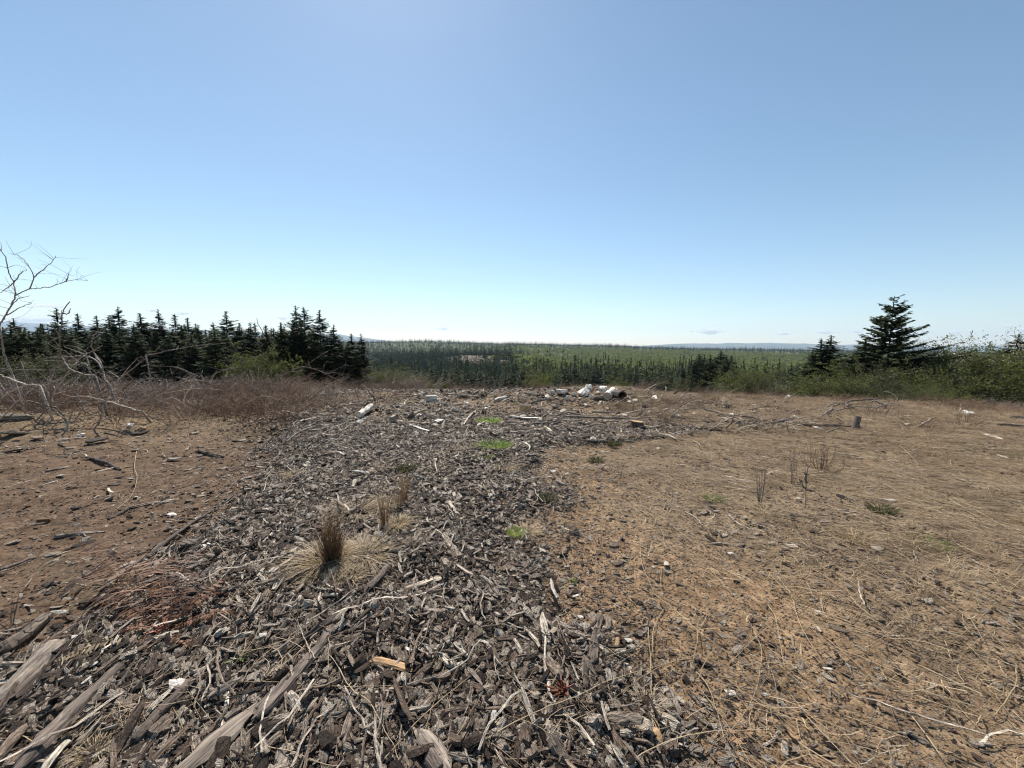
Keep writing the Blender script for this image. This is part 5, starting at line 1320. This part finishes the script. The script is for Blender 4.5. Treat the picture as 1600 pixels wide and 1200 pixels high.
for (px, top, d, w, k, lab) in [(402, 553, 40, 1.1, S1[0], 'yellow-green shrub in front of conifers left of the tall clump'), (425, 560, 42, 1.2, S1[1], 'second yellow-green shrub nearer the tall clump'), (383, 560, 38, 1., S2[0], 'dull shrub left of the yellow-green pair'),
    (12, 548, 36, 1.3, S2[1], 'dull green shrub at the left edge behind the sapling'), (45, 556, 38, 1.3, S2[2], 'dull green shrub behind the left slash pile'), (590, 580, 34, 1.1, S2[0], 'olive shrub right of the slender conifer pair'),
    (617, 576, 40, 1.3, S1[2], 'yellowish shrub right of the olive shrub'), (650, 592, 36, 1., S2[1], 'low olive shrub behind the debris ridge'), (845, 578, 60, .8, S1[0], 'slim yellow-green tree among the middle band conifers'), (968, 592, 60, .9, S1[1], 'rounded green shrub among middle band conifers'),
    (1065, 592, 50, 1.2, S2[2], 'olive shrub left of the right-centre clump'), (1165, 575, 52, 1.2, S1[2], 'yellow-green shrub right of the right-centre clump'), (1178, 585, 50, 1.1, S2[0], 'dull green shrub by the short dark conifer'),
    (1232, 598, 42, 1.4, S2[1], 'olive shrub left of the bright green shrub'), (1258, 596, 40, 1.2, S1[0], 'olive-yellow shrub at the left of the bright pair'), (1290, 588, 38, 1.5, S1[1], 'bright green shrub in front of the conifer pair'), (1318, 592, 38, 1.3, S2[2], 'dull green shrub at the foot of the dense conifer'),
    (1385, 572, 38, 1.2, S2[0], 'olive shrub in front of the big fir'), (1345, 592, 36, 1.2, S2[1], 'low olive shrub left in front of the big fir'), (1420, 580, 38, 1.2, S1[2], 'yellow-green shrub right in front of the big fir'),
    (1455, 578, 38, 1.2, S2[2], 'low shrub between the big fir and bare tree'), (1505, 566, 40, 1.3, S2[0], 'green shrub behind the bare tree'), (1560, 576, 36, 1.5, S1[0], 'green shrub below the blossoming tree'), (1520, 592, 36, 1.4, S2[1], 'low green shrub left below the blossoming tree'),
    (1500, 548, 46, 1.3, S2[0], 'tall rounded dull green shrub behind the bare tree'), (1560, 548, 46, 1.4, S1[0], 'tall rounded yellow-green shrub behind the blossoming tree'), (1448, 566, 44, .9, S2[1], 'narrow dark shrub between the big fir and the bare tree'), (1512, 548, 40, .7, S1[2], 'slim pale green tree left of the blossoming tree'), (1572, 548, 38, .7, S1[0], 'slim pale green tree right of the blossoming tree'), (1335, 575, 42, .8, S1[1], 'upright pale shrub at the foot of the dense broad conifer'), (1218, 588, 50, .9, S2[2], 'small rounded shrub left of the lone conifer tips'),
    (1590, 560, 40, 1.3, S1[1], 'green shrub under the right edge conifer'), (1480, 605, 30, 1.3, S1[2], 'low bright shrub at the foot of the bare tree'), (1430, 606, 32, 1.3, S2[0], 'low dull shrub along the right rim'), (1400, 606, 30, 1.3, S2[1], 'low dull shrub along the rim before the big fir')]:
    shrub(k, px, top, d, lab, 3., w)
shrub(BT, 1478, 522, 42, 'bare grey-green tree with two slanting trunks right of the big fir', 6., 1.0, 'bare_tree', 'bare tree')
shrub(WT, 1535, 540, 42, 'low tree in pale white blossom near the right edge', 4., 1.1, 'blossom_tree', 'blossoming tree')
shrub(WT, 1203, 600, 50, 'small pale blossoming shrub left of the olive shrub', 4., .9, 'blossom_shrub', 'blossoming shrub')
shrub(WT, 275, 551, 56, 'small pale blossoming shrub among dark conifers at left', 4., .7, 'blossom_shrub', 'blossoming shrub')
shrub(GT[0], 1003, 590, 16, 'leafless reddish sapling tree poking above the debris skyline', 3.2, 1., 'leafless_sapling', 'leafless sapling')
shrub(S1[0], 675, 602, 15.5, 'leafy green shrub peeping over the debris ridge', 3., 1.3)
shrub(S1[1], 694, 606, 15.0, 'low leafy green shrub beside the one on the debris ridge', 3., 1.4)

# ------------------------------------------------------------------ the far forest (uncountable)
def far_forest():
    FD = []
    for _ in range(4):
        mb = MB(); n = 90
        c = rng.normal(0, 1, (n, 3)); c /= np.linalg.norm(c, axis=1)[:, None]; c *= rng.uniform(.55, 1., (n, 1)) * np.array([4.8, 4.8, 4.2]); c[:, 2] = c[:, 2] * .75 + 5.
        u = rng.normal(0, 1, (n, 3)); u /= np.linalg.norm(u, axis=1)[:, None]; v = np.cross(u, rng.normal(0, 1, (n, 3))); v /= np.linalg.norm(v, axis=1)[:, None]
        s = rng.uniform(.6, 1.5, (n, 1)); V = np.stack([c - u * s, c + v * s, c + u * s, c - v * s], 1).reshape(-1, 3)
        mb.add(V, None, np.arange(n)[:, None] * 4 + np.arange(4), np.repeat(rng.uniform(0, 1, n), 4)); mb.tube([[0, 0, -1], [0, 0, 6]], [.3, .15], 4)
        FD.append(mb.mesh('far_broadleaf', ALDER))
    Ps, Is, Ss = [], [], []
    n = 60000; a = rng.uniform(R(-58), R(58), n); r = np.exp(rng.uniform(np.log(210), np.log(3000), n))
    x = np.sin(a) * r; y = np.cos(a) * r; u = x / np.maximum(y, 1)
    keep = ((clearcut(x, y) < .5) & (rng.random(n) < .6 + .8 * fbm(x / 110, y / 110, 3, 74) + .3 * (r > 900))) | (rng.random(n) < .07); x, y, u = x[keep], y[keep], u[keep]; q = np.hypot(x * .75, y)
    # broadleaf woods from the centre to the right, conifers to the left, near the valley and on the rim
    broad = sstep(-.06, .04, u + fbm(x / 200, y / 200, 3, 70) * .07) * sstep(270, 330, q) * (1 - sstep(1750, 1950, q + 250 * fbm(x / 300, y / 300, 3, 71)))
    isb = rng.random(len(x)) < broad * .98
    s = rng.uniform(.6, 1.2, len(x)) * (1 + .35 * fbm(x / 160, y / 160, 3, 73)) * np.where(isb, .85, 1.0 + .45 * (broad > .5)) * (1 - .25 * sstep(600, 1500, q) * (~isb)) * (1 + .25 * sstep(1500, 2000, q))
    P = np.stack([x, y, H(x, y) - .5], -1); m = len(x)
    for sel_, nm, lab, var in ((isb, 'broadleaf_woods', 'pale green broadleaf woods covering the far hills at the right', FD), (~isb, 'conifer_forest', 'dark conifer forest covering the valley and the far ridge', FARC)):
        k = sel_.sum(); ss = s[sel_]
        scatter(nm, var, P[sel_], np.stack([np.zeros(k), np.zeros(k), rng.uniform(0, 6.28, k)], -1), np.stack([ss, ss, ss * rng.uniform(.85, 1.2, k)], -1), None, lab)
far_forest()

# ------------------------------------------------------------------ far mountains and clouds
def mountains():
    m, n, l, bs = newmat('mountain'); v = mapping(n, l, 'Object')
    l.new(ramp(n, l, noise(n, l, v, .002, 6), [(.35, (.05, .07, .05)), (.65, (.11, .12, .09))]), bs.inputs['Base Color']); bs.inputs['Roughness'].default_value = .95
    az = np.linspace(R(-62), R(62), 420); px = 800 + FPX * np.tan(az)
    hor = 540 + (px - 800) * .0108
    top = np.interp(px, [-200, 0, 60, 100, 200, 330, 380, 420, 530, 570, 620, 1000, 1050, 1100, 1200, 1240, 1300, 1340, 1400, 1450, 1520, 1560, 1600, 1700],
                    [503, 504, 505, 509, 513, 516, 517, 520, 522, 528, 534, 541, 538, 536.5, 536, 537, 539, 538, 540, 542, 541, 539.5, 542, 543]) + 1.2 * fbm(px / 30., px * 0, 4, 2)
    rows = []
    for (dd, k) in ((10200, 0.), (10600, .45), (11000, .85), (11400, 1.), (12000, .5)):
        Z = CAM_Z + (hor - top) / FPX * dd * k - 60 * (1 - k)
        rows.append(np.stack([np.tan(az) * dd, np.full_like(az, dd), Z + rng.normal(0, 3, len(az)) * (k < 1)], -1))
    V = np.vstack(rows); nn = len(az); j = np.arange(nn - 1)
    Q = np.vstack([np.stack([k * nn + j, k * nn + j + 1, (k + 1) * nn + j + 1, (k + 1) * nn + j], -1) for k in range(4)])
    tag(link('mountains', mesh_np('mountains', V, Q, m, True)), kind='structure')
mountains()

def cloud_mat():
    m, n, l, bs = newmat('cloud')
    d = n.new('ShaderNodeBsdfDiffuse'); d.inputs[0].default_value = (.95, .95, .95, 1)
    t = n.new('ShaderNodeBsdfTranslucent'); t.inputs[0].default_value = (.95, .95, .95, 1)
    x = n.new('ShaderNodeMixShader'); x.inputs[0].default_value = .5; l.new(d.outputs[0], x.inputs[1]); l.new(t.outputs[0], x.inputs[2])
    tr = n.new('ShaderNodeBsdfTransparent'); y_ = n.new('ShaderNodeMixShader'); y_.inputs[0].default_value = .13
    l.new(tr.outputs[0], y_.inputs[1]); l.new(x.outputs[0], y_.inputs[2]); l.new(y_.outputs[0], n['Material Output'].inputs[0])
    n.remove(bs); return m
CL = cloud_mat()
cy.transparent_max_bounces = 48
for (px, py, w, h, lab) in [(1108, 518, 44, 12, 'brightest small flat cloud above the far hills, right of centre'), (1224, 521, 26, 6, 'thin cloud left of the pair of conifers'), (1290, 519, 34, 8, 'thin cloud above the conifer pair'),
     (1340, 518, 22, 6, 'faint cloud just left of the big fir'), (1436, 521, 40, 8, 'thin cloud just right of the big fir'), (1492, 520, 24, 7, 'small cloud above the bare tree'), (1578, 510, 26, 7, 'highest small cloud near the right edge'), (1598, 517, 12, 6, 'cloud touching the right edge'),
     (75, 478, 56, 9, 'upper wispy cloud behind the sapling at left'), (48, 499, 86, 16, 'long low cloud bank at the left horizon'), (239, 485, 24, 6, 'faint small cloud above the left tree row'), (288, 490, 30, 9, 'small white cloud above the left tree row'),
     (443, 497, 20, 9, 'small cloud left of the tall conifer clump'), (693, 514, 20, 6, 'faintest small cloud above the far ridge')]:
    d = 17000.; p = at(px, py, d); s = d / FPX / 2 * 1.25
    bm = bmesh.new()
    for k in range(26):
        g = rng.normal(0, .36); r_ = rng.uniform(.12, .34) * math.exp(-abs(g)); c_ = (g, rng.normal(0, .25), (rng.random() ** 1.5 - .35) * .9 * math.exp(-g * g * 2))
        bmesh.ops.create_icosphere(bm, subdivisions=2, radius=1, matrix=Matrix.Translation(c_) @ Matrix.Diagonal((r_ * 1.5, r_, r_ * 1.5, 1)))
    me = bpy.data.meshes.new('cloud'); bm.to_mesh(me); bm.free(); me.materials.append(CL)
    for f_ in me.polygons: f_.use_smooth = True
    o = link('cloud', me); o.location = p; o.scale = (w * s, w * s * .7, h * s); tag(o, lab, 'cloud', 'small clouds above the horizon')

# ------------------------------------------------------------------ haze
hm = bpy.data.materials.new('haze'); hm.use_nodes = True; hn = hm.node_tree.nodes; hn.remove(hn['Principled BSDF'])
pv = hn.new('ShaderNodeVolumePrincipled'); pv.inputs['Color'].default_value = (.60, .77, 1, 1); pv.inputs['Density'].default_value = 4.5e-5; pv.inputs['Anisotropy'].default_value = .2
hm.node_tree.links.new(pv.outputs[0], hn['Material Output'].inputs['Volume'])
bm = bmesh.new(); bmesh.ops.create_cube(bm, size=1); me = bpy.data.meshes.new('haze'); bm.to_mesh(me); bm.free(); me.materials.append(hm)
hz = link('haze', me); zt, zb = 640., -95.
hz.location = (0, 0, (zt + zb) / 2); hz.scale = (33000, 28000, zt - zb); tag(hz, kind='stuff')
